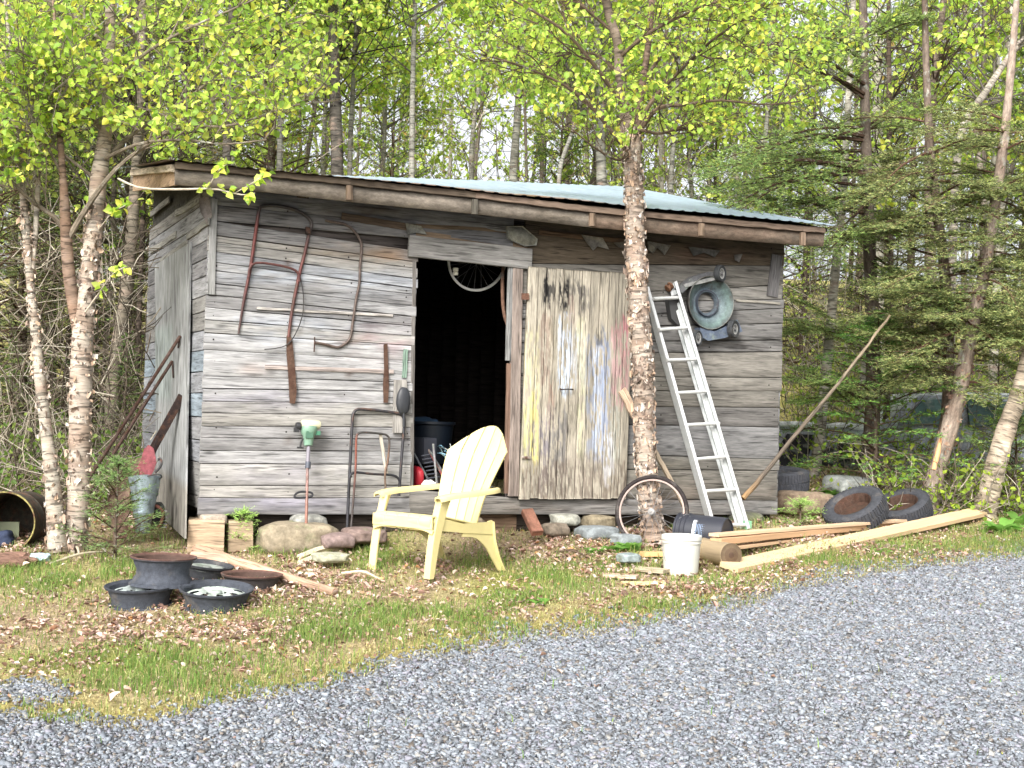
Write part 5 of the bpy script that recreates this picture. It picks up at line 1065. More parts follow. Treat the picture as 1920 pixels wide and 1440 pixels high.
mb = MB(); board(mb, (CX0+.0, CY-.04, CZb+.61), (CX0+1.2, CY-.02, CZb+.62), .14, .03, (0, 0, 1), c(222, 226, 230), 8, .004); mb.build('boot_lid', M_PAINTM, t)
# ================================================================= TREES
def btubes(mb, paths, r0, r1, k, col):
    """many short tapering tubes at once; paths (N, m, 3)"""
    N, m, _ = paths.shape; tg = nrm(np.gradient(paths, axis=1)); ref = np.array([.31, .17, .93]); a = nrm(np.cross(tg, ref)); b = np.cross(tg, a)
    th = np.arange(k)*2*math.pi/k; t = np.linspace(0, 1, m)[None, :]; r = np.asarray(r0)[:, None]*(1-t)+np.asarray(r1)[:, None]*t
    V = paths[:, :, None, :]+r[:, :, None, None]*(np.cos(th)[None, None, :, None]*a[:, :, None, :]+np.sin(th)[None, None, :, None]*b[:, :, None, :])
    i = np.arange(m-1)[:, None]; j = np.arange(k)[None, :]; Fq = np.stack([i*k+j, i*k+(j+1) % k, (i+1)*k+(j+1) % k, (i+1)*k+j], -1).reshape(-1, 4)
    Fs = (Fq[None]+(np.arange(N)*m*k)[:, None, None]).reshape(-1, 4); col = np.asarray(col)
    cc = np.tile(col, (N*m*k, 1)) if col.ndim == 1 else np.repeat(col, m*k, 0)
    return mb.add(V.reshape(-1, 3), Fs, cc, V.reshape(-1, 3))
def spawn(r, paths, n, L, out=.9, keep=.5, up=.1, tmin=.25, m=5, wander=.25, tpow=1.0, droop=0.0):
    """n child branches from parents (P, q, 3); returns paths, birth t"""
    Pn, q, _ = paths.shape; pi = r.randint(0, Pn, n); t = tmin+(1-tmin)*r.rand(n)**tpow; x = t*(q-1); i0 = np.minimum(x.astype(int), q-2); f = (x-i0)[:, None]
    p = paths[pi, i0]*(1-f)+paths[pi, i0+1]*f; tg = nrm(paths[pi, i0+1]-paths[pi, i0]); rd = r.normal(size=(n, 3)); rd = rd-tg*(rd*tg).sum(1, keepdims=True); rd = nrm(rd)
    d = nrm(tg*keep+rd*out+np.array([0, 0, up])); Ln = L[0]+(L[1]-L[0])*r.rand(n); Ln = Ln*(1-.35*t); out_ = [p]; cur = d
    for s in range(1, m):
        cur = nrm(cur+r.normal(0, wander, (n, 3))+np.array([0, 0, up*.3-droop])); p = p+cur*(Ln/(m-1))[:, None]; out_.append(p)
    return np.stack(out_, 1), t
BLEAF = [c(184, 212, 84), c(200, 222, 100), c(168, 200, 78), c(212, 226, 120), c(156, 188, 84), c(214, 214, 92), c(140, 174, 76)]
def leaves_on(r, tw, per, size, cols, w, hang=.5, sc=1.0, cull=None):
    N, m, _ = tw.shape; n = N*per; pi = np.repeat(np.arange(N), per); t = r.uniform(.15, 1, n); x = t*(m-1); i0 = np.minimum(x.astype(int), m-2); f = (x-i0)[:, None]
    p = tw[pi, i0]*(1-f)+tw[pi, i0+1]*f; tg = nrm(tw[pi, i0+1]-tw[pi, i0]); rd = nrm(r.normal(size=(n, 3))); d = nrm(tg*.35+rd*.8+np.array([0, 0, -hang])); nor = nrm(r.normal(0, .75, (n, 3))+np.array([0, -.55, .6]))
    p = p+rd*.012; S = size[0]+(size[1]-size[0])*r.rand(n); col = palette(r, n, cols, w, .12)
    if cull is not None: k = cull(p); p, d, nor, S, col = p[k], d[k], nor[k], S[k], col[k]
    return leafmesh(p, d, nor, S, col*sc, .22, .40)
WSC = .84
def pxpath(pts, Y, n=None):
    """pts (u, v, width px[, dY]) -> 3d path, radii"""
    q = np.array([P(a[0], a[1], Y+(a[3] if len(a) > 3 else 0)) for a in pts]); r = np.array([a[2]/2/F*Y*WSC for a in pts])
    if n: tt = np.linspace(0, 1, n); r = np.interp(tt, np.linspace(0, 1, len(r)), r); q = crv(q, n)
    return q, r
def bark_trunk(mb, q, r, k, base, seed=0, knots=.12, dark=None):
    n = len(q); V0 = len(mb.V); cc = np.tile(base, (n, 1)); tube(mb, q, r, k, cc)
    V = mb.V[-1]; ctr = np.repeat(q, k, 0); d = V-ctr; nz = fbm(V*np.array([14, 14, 7])+seed, 3, seed)-.5; mb.V[-1] = ctr+d*(1+nz[:, None]*knots*2.4)
    c0 = mb.C[-1]; m = np.clip((fbm(V*np.array([9, 9, 16])+seed*3, 3, seed+5)-.46)*5, 0, 1)[:, None]; mb.C[-1] = c0*(1-m*.55)+(dark if dark is not None else c(126, 100, 82))*m*.55
def peel(mb, r, q, rad, n, size, cols, lo=0, hi=1, out=.5):
    """curling flakes of birch bark round the trunk"""
    m = len(q); t = lo+(hi-lo)*r.rand(n); x = t*(m-1); i0 = np.minimum(x.astype(int), m-2); f = (x-i0)[:, None]; p = q[i0]*(1-f)+q[i0+1]*f; R = (rad[i0]*(1-f[:, 0])+rad[i0+1]*f[:, 0])
    tg = nrm(q[i0+1]-q[i0]); a = r.uniform(0, 2*np.pi, n); e1 = nrm(np.cross(tg, [0.1, 1, .05])); e2 = np.cross(tg, e1); e = e1*np.cos(a)[:, None]+e2*np.sin(a)[:, None]; s = -e1*np.sin(a)[:, None]+e2*np.cos(a)[:, None]
    S = size[0]+(size[1]-size[0])*r.rand(n)**2; H = S*r.uniform(.5, 2.2, n); o = p+e*(R*1.01)[:, None]; sg = np.where(r.rand(n) < .5, 1, -1)[:, None]
    ph = r.normal(0, .55, n)[:, None]; s, tg = s*np.cos(ph)+tg*np.sin(ph)*sg, tg*np.cos(ph)-s*np.sin(ph)*sg
    rows = []
    for j, (along, lift) in enumerate(((0, 0), (.5, .10), (1.0, out*.75), (1.25, out*1.6))):
        base = o+s*sg*(S*along*.7)[:, None]+e*(S*lift*r.uniform(.4, 1.2, n))[:, None]
        j1 = r.uniform(.15, 1.2, n); j2 = r.uniform(.15, 1.2, n); rows += [base-tg*(H*.5*j1)[:, None], base+tg*(H*.5*j2)[:, None]]
    V = np.stack(rows, 1); Fb = np.array([[0, 2, 3, 1], [2, 4, 5, 3], [4, 6, 7, 5]]); Fs = (Fb[None]+(np.arange(n)*8)[:, None, None]).reshape(-1, 4)
    mb.add(V.reshape(-1, 3), Fs, np.repeat(palette(r, n, cols, None, .12), 8, 0), V.reshape(-1, 3))
PEEL = [c(204, 184, 166), c(190, 166, 146), c(218, 204, 190), c(156, 136, 122), c(128, 112, 102), c(228, 218, 208), c(206, 176, 150)]
# ---- near right birch, peeling
r = np.random.RandomState(11); YR = 9.95
base = P(1226, 1004, YR); base[2] = gz(base[0], base[1])-.03
t = thing('birch_tree', 'peeling paper birch standing before the painted door and ladder', 'tree', base)
q, rad = pxpath([(1228, 1012, 56), (1224, 985, 48), (1218, 940, 46), (1212, 880, 43), (1208, 800, 42), (1206, 700, 46), (1199, 600, 45), (1193, 500, 44), (1189, 400, 42), (1187, 330, 38), (1184, 270, 40), (1180, 240, 38)], YR, 150)
mb = MB(); bark_trunk(mb, q, rad, 22, c(182, 168, 154)*.72, 3, .13)
peel(mb, r, q, rad, 2400, (.008, .042), [x*.74 for x in PEEL], .06, 1, .30)
lf, lr = pxpath([(1181, 246, 34), (1170, 200, 28), (1163, 140, 24), (1158, 80, 22), (1140, 20, 20), (1128, -60, 18, -.1), (1120, -200, 14, -.2)], YR, 40)
l2, lr2 = pxpath([(1184, 250, 26), (1194, 210, 22, .1), (1206, 150, 16, .2), (1218, 60, 14, .3), (1225, -40, 12, .4), (1240, -180, 8, .5)], YR, 40)
bark_trunk(mb, lf, lr, 14, c(130, 116, 102)*.7, 4, .1, c(86, 72, 62)); bark_trunk(mb, l2, lr2, 12, c(120, 100, 86)*.7, 5, .1, c(86, 72, 62))
mb.build('trunk', M_BIRCH, t)
limbs = []
for pts in ([(1188, 262, 16), (1230, 205, 11, -.1), (1280, 197, 8, -.3), (1350, 188, 6, -.5), (1430, 196, 4, -.7), (1500, 190, 3, -.8)],
            [(1190, 250, 14), (1222, 190, 10), (1268, 140, 8, -.1), (1330, 80, 6, -.3), (1400, 30, 4, -.5), (1480, -30, 3, -.7)],
            [(1182, 290, 14), (1150, 250, 10, -.1), (1100, 190, 8, -.2), (1040, 150, 6, -.3), (960, 118, 5, -.4), (880, 96, 3, -.5)],
            [(1170, 200, 12), (1120, 130, 9, -.2), (1060, 60, 7, -.4), (980, 10, 5, -.5), (900, -30, 3, -.6)],
            [(1158, 110, 10), (1220, 60, 8, -.2), (1300, 20, 6, -.5), (1380, -10, 5, -.7)], [(1206, 150, 9), (1260, 90, 7, .3), (1340, 110, 5, .5), (1420, 90, 4, .7), (1520, 60, 3, .8)],
            [(1163, 140, 9), (1110, 100, 6, .2), (1030, 110, 4, .4), (950, 150, 3, .5)], [(1184, 280, 9), (1160, 300, 6, -.2), (1120, 280, 4, -.4), (1070, 240, 3, -.5)], [(1190, 240, 9), (1240, 250, 6, -.2), (1290, 230, 4, -.3)],
            [(1150, 60, 9), (1090, 10, 7), (1020, -40, 5, .2)]):
    limbs.append(pxpath(pts, YR, 14))
def crown(t, r, limbs, n2, n3, per, size, cull, twigcol, leafsc, L2=(.45, 1.1), L3=(.18, .45), barkmat=M_BARK, cols=BLEAF, w=None):
    mb = MB()
    for q_, r_ in limbs: tube(mb, q_, np.maximum(r_, .004), 7, twigcol)
    pth = np.stack([q_ for q_, _ in limbs]); s2, _ = spawn(r, pth, n2, L2, .75, .7, .12, .18, 6, .22); s3, _ = spawn(r, s2, n3, L3, .8, .7, .0, .1, 4, .25)
    if cull is not None: s2 = s2[cull(s2[:, -1])]; s3 = s3[cull(s3[:, -1])]
    btubes(mb, s2, np.full(len(s2), .006), np.full(len(s2), .002), 4, twigcol); btubes(mb, s3, np.full(len(s3), .0028), np.full(len(s3), .0012), 3, twigcol*.9); mb.build('limbs', barkmat, t)
    vv, ff, cc = leaves_on(r, s3, per, size, cols, w, .45, leafsc, cull); MB().add(vv, ff, cc, vv).build('foliage', M_LEAF, t, smooth=False); return len(ff)
def cullR(p):
    u, v = proj(p); lim = np.interp(u, [700, 820, 900, 1000, 1060, 1120, 1170, 1230, 1290, 1330, 1400, 1480, 1560, 1650], [60, 150, 190, 200, 220, 260, 275, 250, 265, 265, 250, 240, 150, 60]); return v < lim+8*np.sin(u*.07)
print('R leaves', crown(t, r, limbs, 135, 1350, 4, (.025, .062), cullR, c(116, 100, 84)*.6, 1.02))
# ---- near left birches
r = np.random.RandomState(21); YL = 8.95
base = P(140, 1030, YL); base[2] = gz(base[0], base[1])-.03; t = thing('birch_tree', 'thick leafy birch nearest the left end of the shed, its trunk mottled pink and white', 'tree', base)
q, rad = pxpath([(138, 1035, 62), (142, 1000, 52), (148, 900, 47), (150, 800, 48), (152, 700, 50), (156, 620, 46), (164, 540, 38), (172, 470, 38), (180, 400, 38), (186, 330, 36), (196, 260, 32), (202, 180, 29), (205, 100, 26), (207, 20, 22), (210, -120, 16), (214, -300, 10)], YL, 150)
mb = MB(); bark_trunk(mb, q, rad, 22, c(188, 176, 162)*.72, 6, .09); peel(mb, r, q, rad, 700, (.01, .04), [x*.76 for x in PEEL], 0, .55, .4)
l2, lr2 = pxpath([(148, 620, 30), (136, 560, 28, -.03), (128, 500, 26, -.06), (124, 440, 26, -.08), (122, 400, 24, -.1), (118, 330, 16, -.12), (112, 240, 12, -.1), (108, 120, 9), (100, 0, 7), (95, -100, 4)], YL, 60); bark_trunk(mb, l2, lr2, 12, c(150, 128, 112)*.75, 8, .1)
mb.build('trunk', M_BIRCH, t); limbs = []
for pts in ([(126, 452, 15, -.08), (150, 410, 13, -.1), (190, 350, 11, -.15), (230, 305, 9, -.2), (290, 262, 8, -.25), (350, 220, 6, -.3), (430, 170, 4, -.4), (520, 120, 3, -.5)],
            [(122, 432, 12, -.08), (100, 405, 10, -.1), (60, 378, 9, -.15), (20, 340, 8, -.2), (-30, 310, 5, -.3)],
            [(186, 310, 12), (250, 250, 9, .1), (330, 200, 7, .2), (420, 130, 5, .2), (500, 60, 4, .3), (590, 20, 3, .3)], [(196, 250, 11), (150, 190, 8, -.2), (90, 130, 6, -.4), (30, 90, 4, -.6)],
            [(203, 170, 11), (260, 110, 8, -.2), (340, 60, 6, -.4), (430, 20, 4, -.6), (520, -20, 3, -.7)], [(205, 90, 9), (150, 40, 7, .1), (90, 0, 5, .2), (20, -40, 4, .3)], [(206, 60, 9), (280, 0, 7, .1), (360, -50, 5, .2)],
            [(190, 300, 9, 0), (260, 270, 7, -.3), (340, 262, 5, -.5), (420, 270, 4, -.6), (500, 262, 3, -.7)], [(184, 340, 8), (120, 290, 6, -.1), (60, 250, 4, -.2), (0, 240, 3, -.3)],
            [(230, 305, 7, -.2), (330, 240, 6, -.3), (430, 236, 5, -.4), (540, 200, 4, -.4), (620, 190, 3, -.5)], [(118, 330, 7, -.1), (80, 260, 5, -.2), (40, 190, 4, -.3), (-20, 160, 3, -.3)],
            [(112, 240, 7), (150, 160, 5, .2), (210, 90, 4, .3), (300, 40, 3, .3)]): limbs.append(pxpath(pts, YL, 14))
def cullL(p):
    u, v = proj(p); lim = np.interp(u, [-100, 0, 60, 110, 160, 230, 270, 330, 400, 520, 600, 640, 700], [300, 345, 340, 300, 230, 250, 290, 280, 262, 262, 190, 150, 60]); return v < lim+10*np.sin(u*.06)
print('L leaves', crown(t, r, limbs, 175, 1750, 4, (.025, .064), cullL, c(150, 138, 122)*.6, 1.02, L2=(.4, 1.0)))
# low twigs with a few leaves
mb = MB(); tw = []
for pts in ([(222, 335, 5), (262, 352, 5, -.2), (330, 355, 5, -.4), (400, 354, 4, -.5), (450, 365, 3, -.5), (478, 362, 2, -.5)], [(388, 355, 3, -.5), (410, 320, 3, -.55), (425, 308, 2, -.5)], [(440, 362, 2, -.5), (470, 345, 2, -.5), (500, 325, 2, -.5)], [(160, 585, 4), (185, 550, 3, -.1), (210, 515, 2, -.2), (235, 500, 2, -.2)], [(185, 430, 3), (210, 400, 2, -.1), (235, 385, 2, -.1)]):
    q_, r_ = pxpath(pts, YL-.25, 12); tube(mb, q_, r_, 6, c(190, 180, 164)*.8); tw.append(q_)
mb.build('low_twigs', M_TWIG, t)
r = np.random.RandomState(5); S = np.concatenate([np.array([q_[3:]]) if len(q_) == 12 else [] for q_ in tw]); S[0, :3] = S[0, 3]
vv, ff, cc = leaves_on(r, S, 17, (.045, .07), BLEAF, None, .3, 1.12); MB().add(vv, ff, cc, vv).build('low_leaves', M_LEAF, t, smooth=False)
base = P(106, 1030, 8.85); base[2] = gz(base[0], base[1])-.03; t = thing('birch_tree', 'slimmer lichen-pale birch leaning left of the thick leafy one', 'tree', base)
q, rad = pxpath([(108, 1035, 46), (104, 980, 38), (98, 900, 34), (88, 820, 27), (76, 720, 25), (68, 640, 22), (60, 560, 19), (53, 480, 18), (48, 420, 19), (43, 360, 15), (38, 290, 13), (30, 200, 11), (20, 100, 9), (10, 0, 7), (0, -120, 4)], 8.85, 120)
mb = MB(); bark_trunk(mb, q, rad, 18, c(184, 176, 162)*.74, 9, .10); peel(mb, r, q, rad, 500, (.008, .035), [x*.76 for x in PEEL], 0, .6, .4)
l2, lr2 = pxpath([(60, 505, 12), (66, 440, 12, .05), (70, 370, 12, .08), (74, 300, 9, .1), (84, 220, 7, .1), (90, 100, 5, .1)], 8.85, 40); bark_trunk(mb, l2, lr2, 10, c(200, 190, 176)*.85, 10, .1); mb.build('trunk', M_BIRCH, t)
limbs = [pxpath(p_, 8.85, 12) for p_ in ([(42, 350, 6), (10, 300, 4), (-40, 260, 3)], [(72, 320, 6), (110, 250, 4), (150, 210, 3)], [(36, 270, 5), (80, 190, 4, -.2), (130, 150, 3, -.3)], [(26, 160, 5), (-10, 100, 3), (-50, 60, 2)], [(86, 200, 4), (120, 130, 3), (160, 60, 2)])]
crown(t, r, limbs, 40, 300, 4, (.030, .066), cullL, c(170, 160, 146)*.6, 1.12, (.3, .8))
# ---- generic conifer
def needle_spray(r, tw, step, L, wdt, cols, w=None, upb=.15):
    N, m, _ = tw.shape; ln = np.linalg.norm(np.diff(tw, axis=1), axis=2).sum(1); per = max(3, int(ln.mean()/step)); n = N*per; pi = np.repeat(np.arange(N), per); t = np.tile(np.linspace(.05, 1, per), N)+r.uniform(-.03, .03, n); t = np.clip(t, 0, 1)
    x = t*(m-1); i0 = np.minimum(x.astype(int), m-2); f = (x-i0)[:, None]; p = tw[pi, i0]*(1-f)+tw[pi, i0+1]*f; tg = nrm(tw[pi, i0+1]-tw[pi, i0])
    sd = nrm(np.cross(tg, [0, 0, 1])+r.normal(0, .35, (n, 3)))*np.where(r.rand(n) < .5, 1, -1)[:, None]; d = nrm(tg*.75+sd*.8+np.array([0, 0, upb])); b = nrm(np.cross(d, r.normal(0, .5, (n, 3))+[0, -.4, .8])); S = L*r.uniform(.6, 1.1, n)
    V = np.stack([p-b*wdt*.4, p+b*wdt*.4, p+d*(S*.6)[:, None]+b*wdt*.5, p+d*S[:, None]], 1); V[:, 2] += 0
    Fs = (np.array([[0, 1, 2, 3]])[None]+(np.arange(n)*4)[:, None, None]).reshape(-1, 4); return V.reshape(-1, 3), Fs, np.repeat(palette(r, n, cols, w, .16), 4, 0)
FIR = [c(82, 112, 66), c(100, 130, 72), c(66, 94, 60), c(122, 148, 82), c(148, 164, 96)]
OLV = [c(112, 124, 74), c(96, 112, 68), c(132, 140, 86), c(74, 90, 58), c(152, 154, 100)]
def boughs(r, starts, dirs, Ls, mbw, mbn, dens=1.0, nl=.03, nw=.006, droop=.10, cols=FIR, step=.011, side=22, sub=3, twc=None):
    n = len(starts); m = 8; cur = nrm(dirs); p = np.array(starts, float); path = [p]
    for s in range(1, m): cur = nrm(cur+np.array([0, 0, -droop])*(s/m)+r.normal(0, .05, (n, 3))); p = p+cur*(np.asarray(Ls)/(m-1))[:, None]; path.append(p)
    B = np.stack(path, 1); btubes(mbw, B, np.asarray(Ls)*.011+.003, np.full(n, .002), 5, c(92, 74, 62)*.7 if twc is None else twc)
    ns = int(side*dens); pi = np.repeat(np.arange(n), ns); t = np.tile(np.linspace(.12, .98, ns), n); sg = np.tile(np.where(np.arange(ns) % 2 == 0, 1, -1), n); x = t*(m-1); i0 = np.minimum(x.astype(int), m-2); f = (x-i0)[:, None]
    q = B[pi, i0]*(1-f)+B[pi, i0+1]*f; tg = nrm(B[pi, i0+1]-B[pi, i0]); sd = nrm(np.cross(tg, [0, 0, 1]))*sg[:, None]; LL = np.asarray(Ls)[pi]*(.42*(1-t)**.7+.07)*r.uniform(.7, 1.2, len(t))
    d = nrm(tg*.7+sd*.8+r.normal(0, .12, (len(t), 3))); tw = np.stack([q+d*(LL*k/3)[:, None]+np.array([0, 0, -.03])*(k/3)**2*LL[:, None]*6*droop*3 for k in range(4)], 1)
    btubes(mbw, tw, np.full(len(tw), .0025), np.full(len(tw), .001), 3, c(96, 78, 62)*.7 if twc is None else twc)
    s2, _ = spawn(r, tw, len(tw)*sub, (.05, .16), .75, .75, .0, .15, 3, .1); s2[:, :, 2] = s2[:, :, 2]*.4+s2[:, :1, 2]*.6
    for T in (tw, s2): v_, f_, c_ = needle_spray(r, T, step, nl, nw, cols); mbn.add(v_, f_, c_*1.25, v_)
    v_, f_, c_ = needle_spray(r, B[:, 3:], step, nl, nw, cols); mbn.add(v_, f_, c_*1.25, v_)
def fir(name, label, base, H, R, nb, seed, z0=.08, cols=FIR, dens=1., nl=.03, nw=.006, step=.012, droop=.1, group=None, cat='tree', lean=(0, 0), side=18, sub=2, tr=None, up=.25):
    r = np.random.RandomState(seed); t = thing(name, label, cat, base, 0, group); mb = MB(); top = np.asarray(base)+np.array([lean[0], lean[1], H]); tr = tr or H*.012+.006
    q = crv([base-np.array([0, 0, .05]), (np.asarray(base)+top)/2+r.normal(0, .01*H, 3), top], 24); tube(mb, q, np.linspace(tr, .004, 24), 10, c(110, 96, 84)*.6)
    h = z0+(1-z0)*np.linspace(0, 1, nb)**.95; a = np.arange(nb)*2.4+r.uniform(-.3, .3, nb); L = R*(1-h)**.75*r.uniform(.7, 1.15, nb)+.06*R; x = h*23; i0 = np.minimum(x.astype(int), 22); f = (x-i0)[:, None]
    st = q[i0]*(1-f)+q[i0+1]*f; d = np.stack([np.cos(a), np.sin(a), up+.5*h], -1); mn = MB(); boughs(r, st, d, L, mb, mn, dens, nl, nw, droop, cols, step, side, sub)
    mb.build('trunk', M_BARK, t); mn.build('needles', M_NEEDLE, t, smooth=False); return t
def onground(u, v, Y): p = P(u, v, Y); p[2] = gz(p[0], p[1]); return p
# small firs in front
fir('fir_sapling', 'bright young fir growing in front of the crushed pail', G(215, 1050), .66, .44, 26, 41, .04, [x*.62 for x in (c(116, 150, 88), c(134, 166, 98), c(104, 136, 82), c(154, 180, 112))], .8, .022, .0038, .010, .04, None, 'sapling', up=.35)
fir('fir_sapling', 'tiny fir sprig growing before the narrow timber block', G(452, 1034), .27, .16, 12, 42, .1, [c(128, 160, 84), c(150, 176, 96)], .6, .02, .004, .008, .02, None, 'sapling', up=.5)
fir('fir_sapling', 'tiny fir sprig by the leaning tyres', G(1500, 992), .22, .2, 12, 43, .05, [c(120, 150, 80), c(140, 170, 90)], .7, .02, .004, .009, .02, None, 'sapling', up=.4)
# ---- right hand conifers traced loosely from the photo
r = np.random.RandomState(31); YB = 12.6
base = onground(1628, 935, YB); t = thing('spruce_tree', 'tall grey-trunked spruce whose long boughs hang over the right end of the roof', 'tree', base); mb = MB(); mn = MB()
q, rad = pxpath([(1628, 960, 44), (1632, 850, 36), (1638, 700, 34), (1634, 560, 30), (1628, 400, 26), (1622, 200, 22), (1618, 0, 18), (1614, -300, 10)], YB, 60); bark_trunk(mb, q, rad, 14, c(124, 112, 102)*.62, 12, .08, c(80, 70, 62))
for (u0, v0, u1, v1, dY, n_, L_) in ((1625, 250, 1330, 250, -.8, 3, 1.0), (1625, 180, 1420, 90, -.9, 3, .9), (1628, 330, 1310, 350, -.8, 4, 1.), (1630, 380, 1400, 395, -.5, 3, 1.), (1620, 120, 1500, 40, -.6, 3, .9), (1628, 300, 1380, 300, .4, 3, 1.), (1620, 60, 1740, 20, -.3, 3, 1.), (1632, 400, 1530, 470, -.9, 2, 1.),
                                     (1632, 480, 1760, 560, -.5, 3, 1.), (1636, 760, 1480, 720, -.3, 3, 1.), (1636, 640, 1500, 600, .6, 3, 1.), (1622, 240, 1720, 200, .5, 2, 1.)):
    for k in range(n_+1):
        a = P(u0, v0+r.uniform(-25, 25), YB); b = P(u1+r.uniform(-30, 40), v1+r.uniform(-30, 30), YB+dY+r.uniform(-.3, .3)); Ln = np.linalg.norm(b-a)
        boughs(r, [a], [(b-a)/Ln+np.array([0, 0, .12])], [Ln], mb, mn, 1.25,     .034, .007, .10, [c(126, 150, 84), c(104, 132, 74), c(86, 112, 66), c(142, 162, 92), c(156, 168, 100)], .012, 26, 4)
mb.build('trunk', M_BARK, t); mn.build('needles', M_NEEDLE, t, smooth=False)
t = thing('spruce_tree', 'reddish-stemmed spruce with dark olive sprays filling the right edge of the photo', 'tree', onground(1775, 900, 12.2)); mb = MB(); mn = MB(); YB = 12.2; r = np.random.RandomState(32)
q, rad = pxpath([(1745, 980, 34), (1752, 900, 30), (1775, 780, 26), (1778, 650, 26), (1772, 520, 24), (1758, 400, 22), (1742, 250, 18), (1735, 60, 15), (1730, -200, 8)], YB, 60); bark_trunk(mb, q, rad, 14, c(132, 118, 106)*.62, 13, .12, c(96, 74, 64))
for k in range(62):
    v0 = r.uniform(220, 720); u0 = np.interp(v0, [60, 400, 650], [1735, 1758, 1778]); a = P(u0, v0, YB); sgn = -1 if r.rand() < .5 else 1
    b = P(u0+sgn*r.uniform(70, 190), v0+r.uniform(-60, 40), YB+r.uniform(-1.0, .5)); Ln = np.linalg.norm(b-a); boughs(r, [a], [(b-a)/Ln+np.array([0, 0, .1])], [Ln], mb, mn, 1.25, .032, .007, .12, [x*1.08 for x in OLV], .011, 22, 6, c(110, 84, 70)*.6)
mb.build('trunk', M_BARK, t); mn.build('needles', M_NEEDLE, t, smooth=False)
t = thing('spruce_tree', 'leaning pinkish-barked spruce with a pale split scar low on its trunk', 'tree', onground(1745, 975, 11.8)); mb = MB(); mn = MB(); YB = 11.9; r = np.random.RandomState(33)
q, rad = pxpath([(1738, 985, 44), (1752, 900, 40), (1775, 820, 38), (1800, 730, 36), (1815, 650, 34), (1835, 560, 30), (1852, 470, 27), (1866, 380, 24), (1884, 250, 20), (1900, 80, 16), (1920, -200, 8)], YB, 70); bark_trunk(mb, q, rad, 16, c(168, 152, 138)*.72, 14, .14, c(110, 88, 76)); peel(mb, r, q, rad, 300, (.01, .04), [c(170, 140, 120)*.8, c(120, 96, 84)*.8], 0, .6, .3)
for k in range(48):
    v0 = r.uniform(220, 720); u0 = np.interp(v0, [250, 470, 650], [1884, 1852, 1815]); a = P(u0, v0, YB); sgn = -1 if r.rand() < .45 else 1
    b = P(u0+sgn*r.uniform(60, 170), v0+r.uniform(-60, 50), YB+r.uniform(-.9, .7)); Ln = np.linalg.norm(b-a); boughs(r, [a], [(b-a)/Ln+np.array([0, 0, .1])], [Ln], mb, mn, 1.25, .032, .007, .12, [x*1.08 for x in OLV], .011, 22, 6, c(110, 84, 70)*.6)
mb.build('trunk', M_BARK, t); mn.build('needles', M_NEEDLE, t, smooth=False)
mb = MB(); q, rad = pxpath([(1751, 880, 12), (1758, 850, 15), (1764, 820, 6)], 11.66, 10); tube(mb, q, rad*.8, 8, c(214, 160, 116)); mb.build('split_scar', M_WOOD, t)
fir('fir_tree', 'fresh green low fir spreading between the car and the leaning tyres', onground(1640, 940, 12.3), 1.75, 1.15, 46, 51, .12, [c(82, 124, 58), c(104, 146, 68), c(64, 104, 52), c(126, 160, 76)], 1., .034, .006, .012, .12, None, 'tree', up=.15)
fir('fir_tree', 'short dense fir at the right edge below the leaning spruce', onground(1900, 990, 12.0), .95, .8, 30, 52, .05, FIR, 1., .03, .006, .012, .1, None, 'tree')
fir('fir_tree', 'bushy olive spruce top rising just right of the roof corner', onground(1660, 900, 13.6), 3.3, 1.1, 56, 53, .35, OLV, .9, .034, .007, .014, .12, None, 'tree')
# broadleaf trunks on the right
def stem(label, pts, Y, base, dark, leafn=0, cull=None, mat_=M_BIRCH, seed=1, name='birch_tree', k=12, knots=.08, per=4, hi=True, ext=True):
    r = np.random.RandomState(seed); b = onground(pts[0][0], pts[0][1], Y); t = thing(name, label, 'tree', b); pts = [tuple(x) for x in pts]
    q, rad = pxpath(pts, Y, 60); q = np.vstack([b-np.array([0, 0, .05]), q[q[:, 2] > b[2]+.05]]); rad = np.concatenate([[rad[0]*1.15], rad[-(len(q)-1):]]); mb = MB(); bark_trunk(mb, q, rad, k, base, seed, knots, dark); mb.build('trunk', mat_, t)
    if leafn:
        hiq = q[len(q)//2:]; idx = np.linspace(0, len(hiq)-1, 14).astype(int); par = hiq[idx][None]; mb = MB(); s1, _ = spawn(r, par, 26, (.8, 2.0), 1.0, .4, .25, .0, 6, .2); btubes(mb, s1, np.full(len(s1), .011), np.full(len(s1), .003), 4, dark)
        s2, _ = spawn(r, s1, 150, (.3, .8), .8, .6, .05, .15, 5, .25); btubes(mb, s2, np.full(len(s2), .005), np.full(len(s2), .002), 3, dark); s3, _ = spawn(r, s2, leafn//per, (.1, .3), .8, .6, .0, .1, 3, .2); btubes(mb, s3, np.full(len(s3), .002), np.full(len(s3), .001), 3, dark)
        mb.build('limbs', M_TWIG, t); vv, ff, cc = leaves_on(r, s3, per, (.05, .085), BLEAF+[c(150, 160, 70)], None, .3, 1.1, cull); MB().add(vv, ff, cc, vv).build('foliage', M_LEAF, t, smooth=False)
    return t
PB, PD = c(196, 190, 176)*.8, c(110, 104, 96)*.7
stem('slim white birch rising just right of the shed corner', [(1518, 960, 26), (1530, 870, 26), (1545, 740, 24), (1558, 600, 21), (1572, 450, 19), (1580, 380, 17), (1590, 200, 14), (1600, 0, 12), (1606, -150, 8)], 13.2, PB, PD, 900, seed=61)
stem('thin white birch stub seen between pole and grey spruce', [(1605, 800, 16), (1616, 730, 15), (1628, 620, 13), (1634, 540, 10)], 14.5, PB, PD, 0, seed=62)
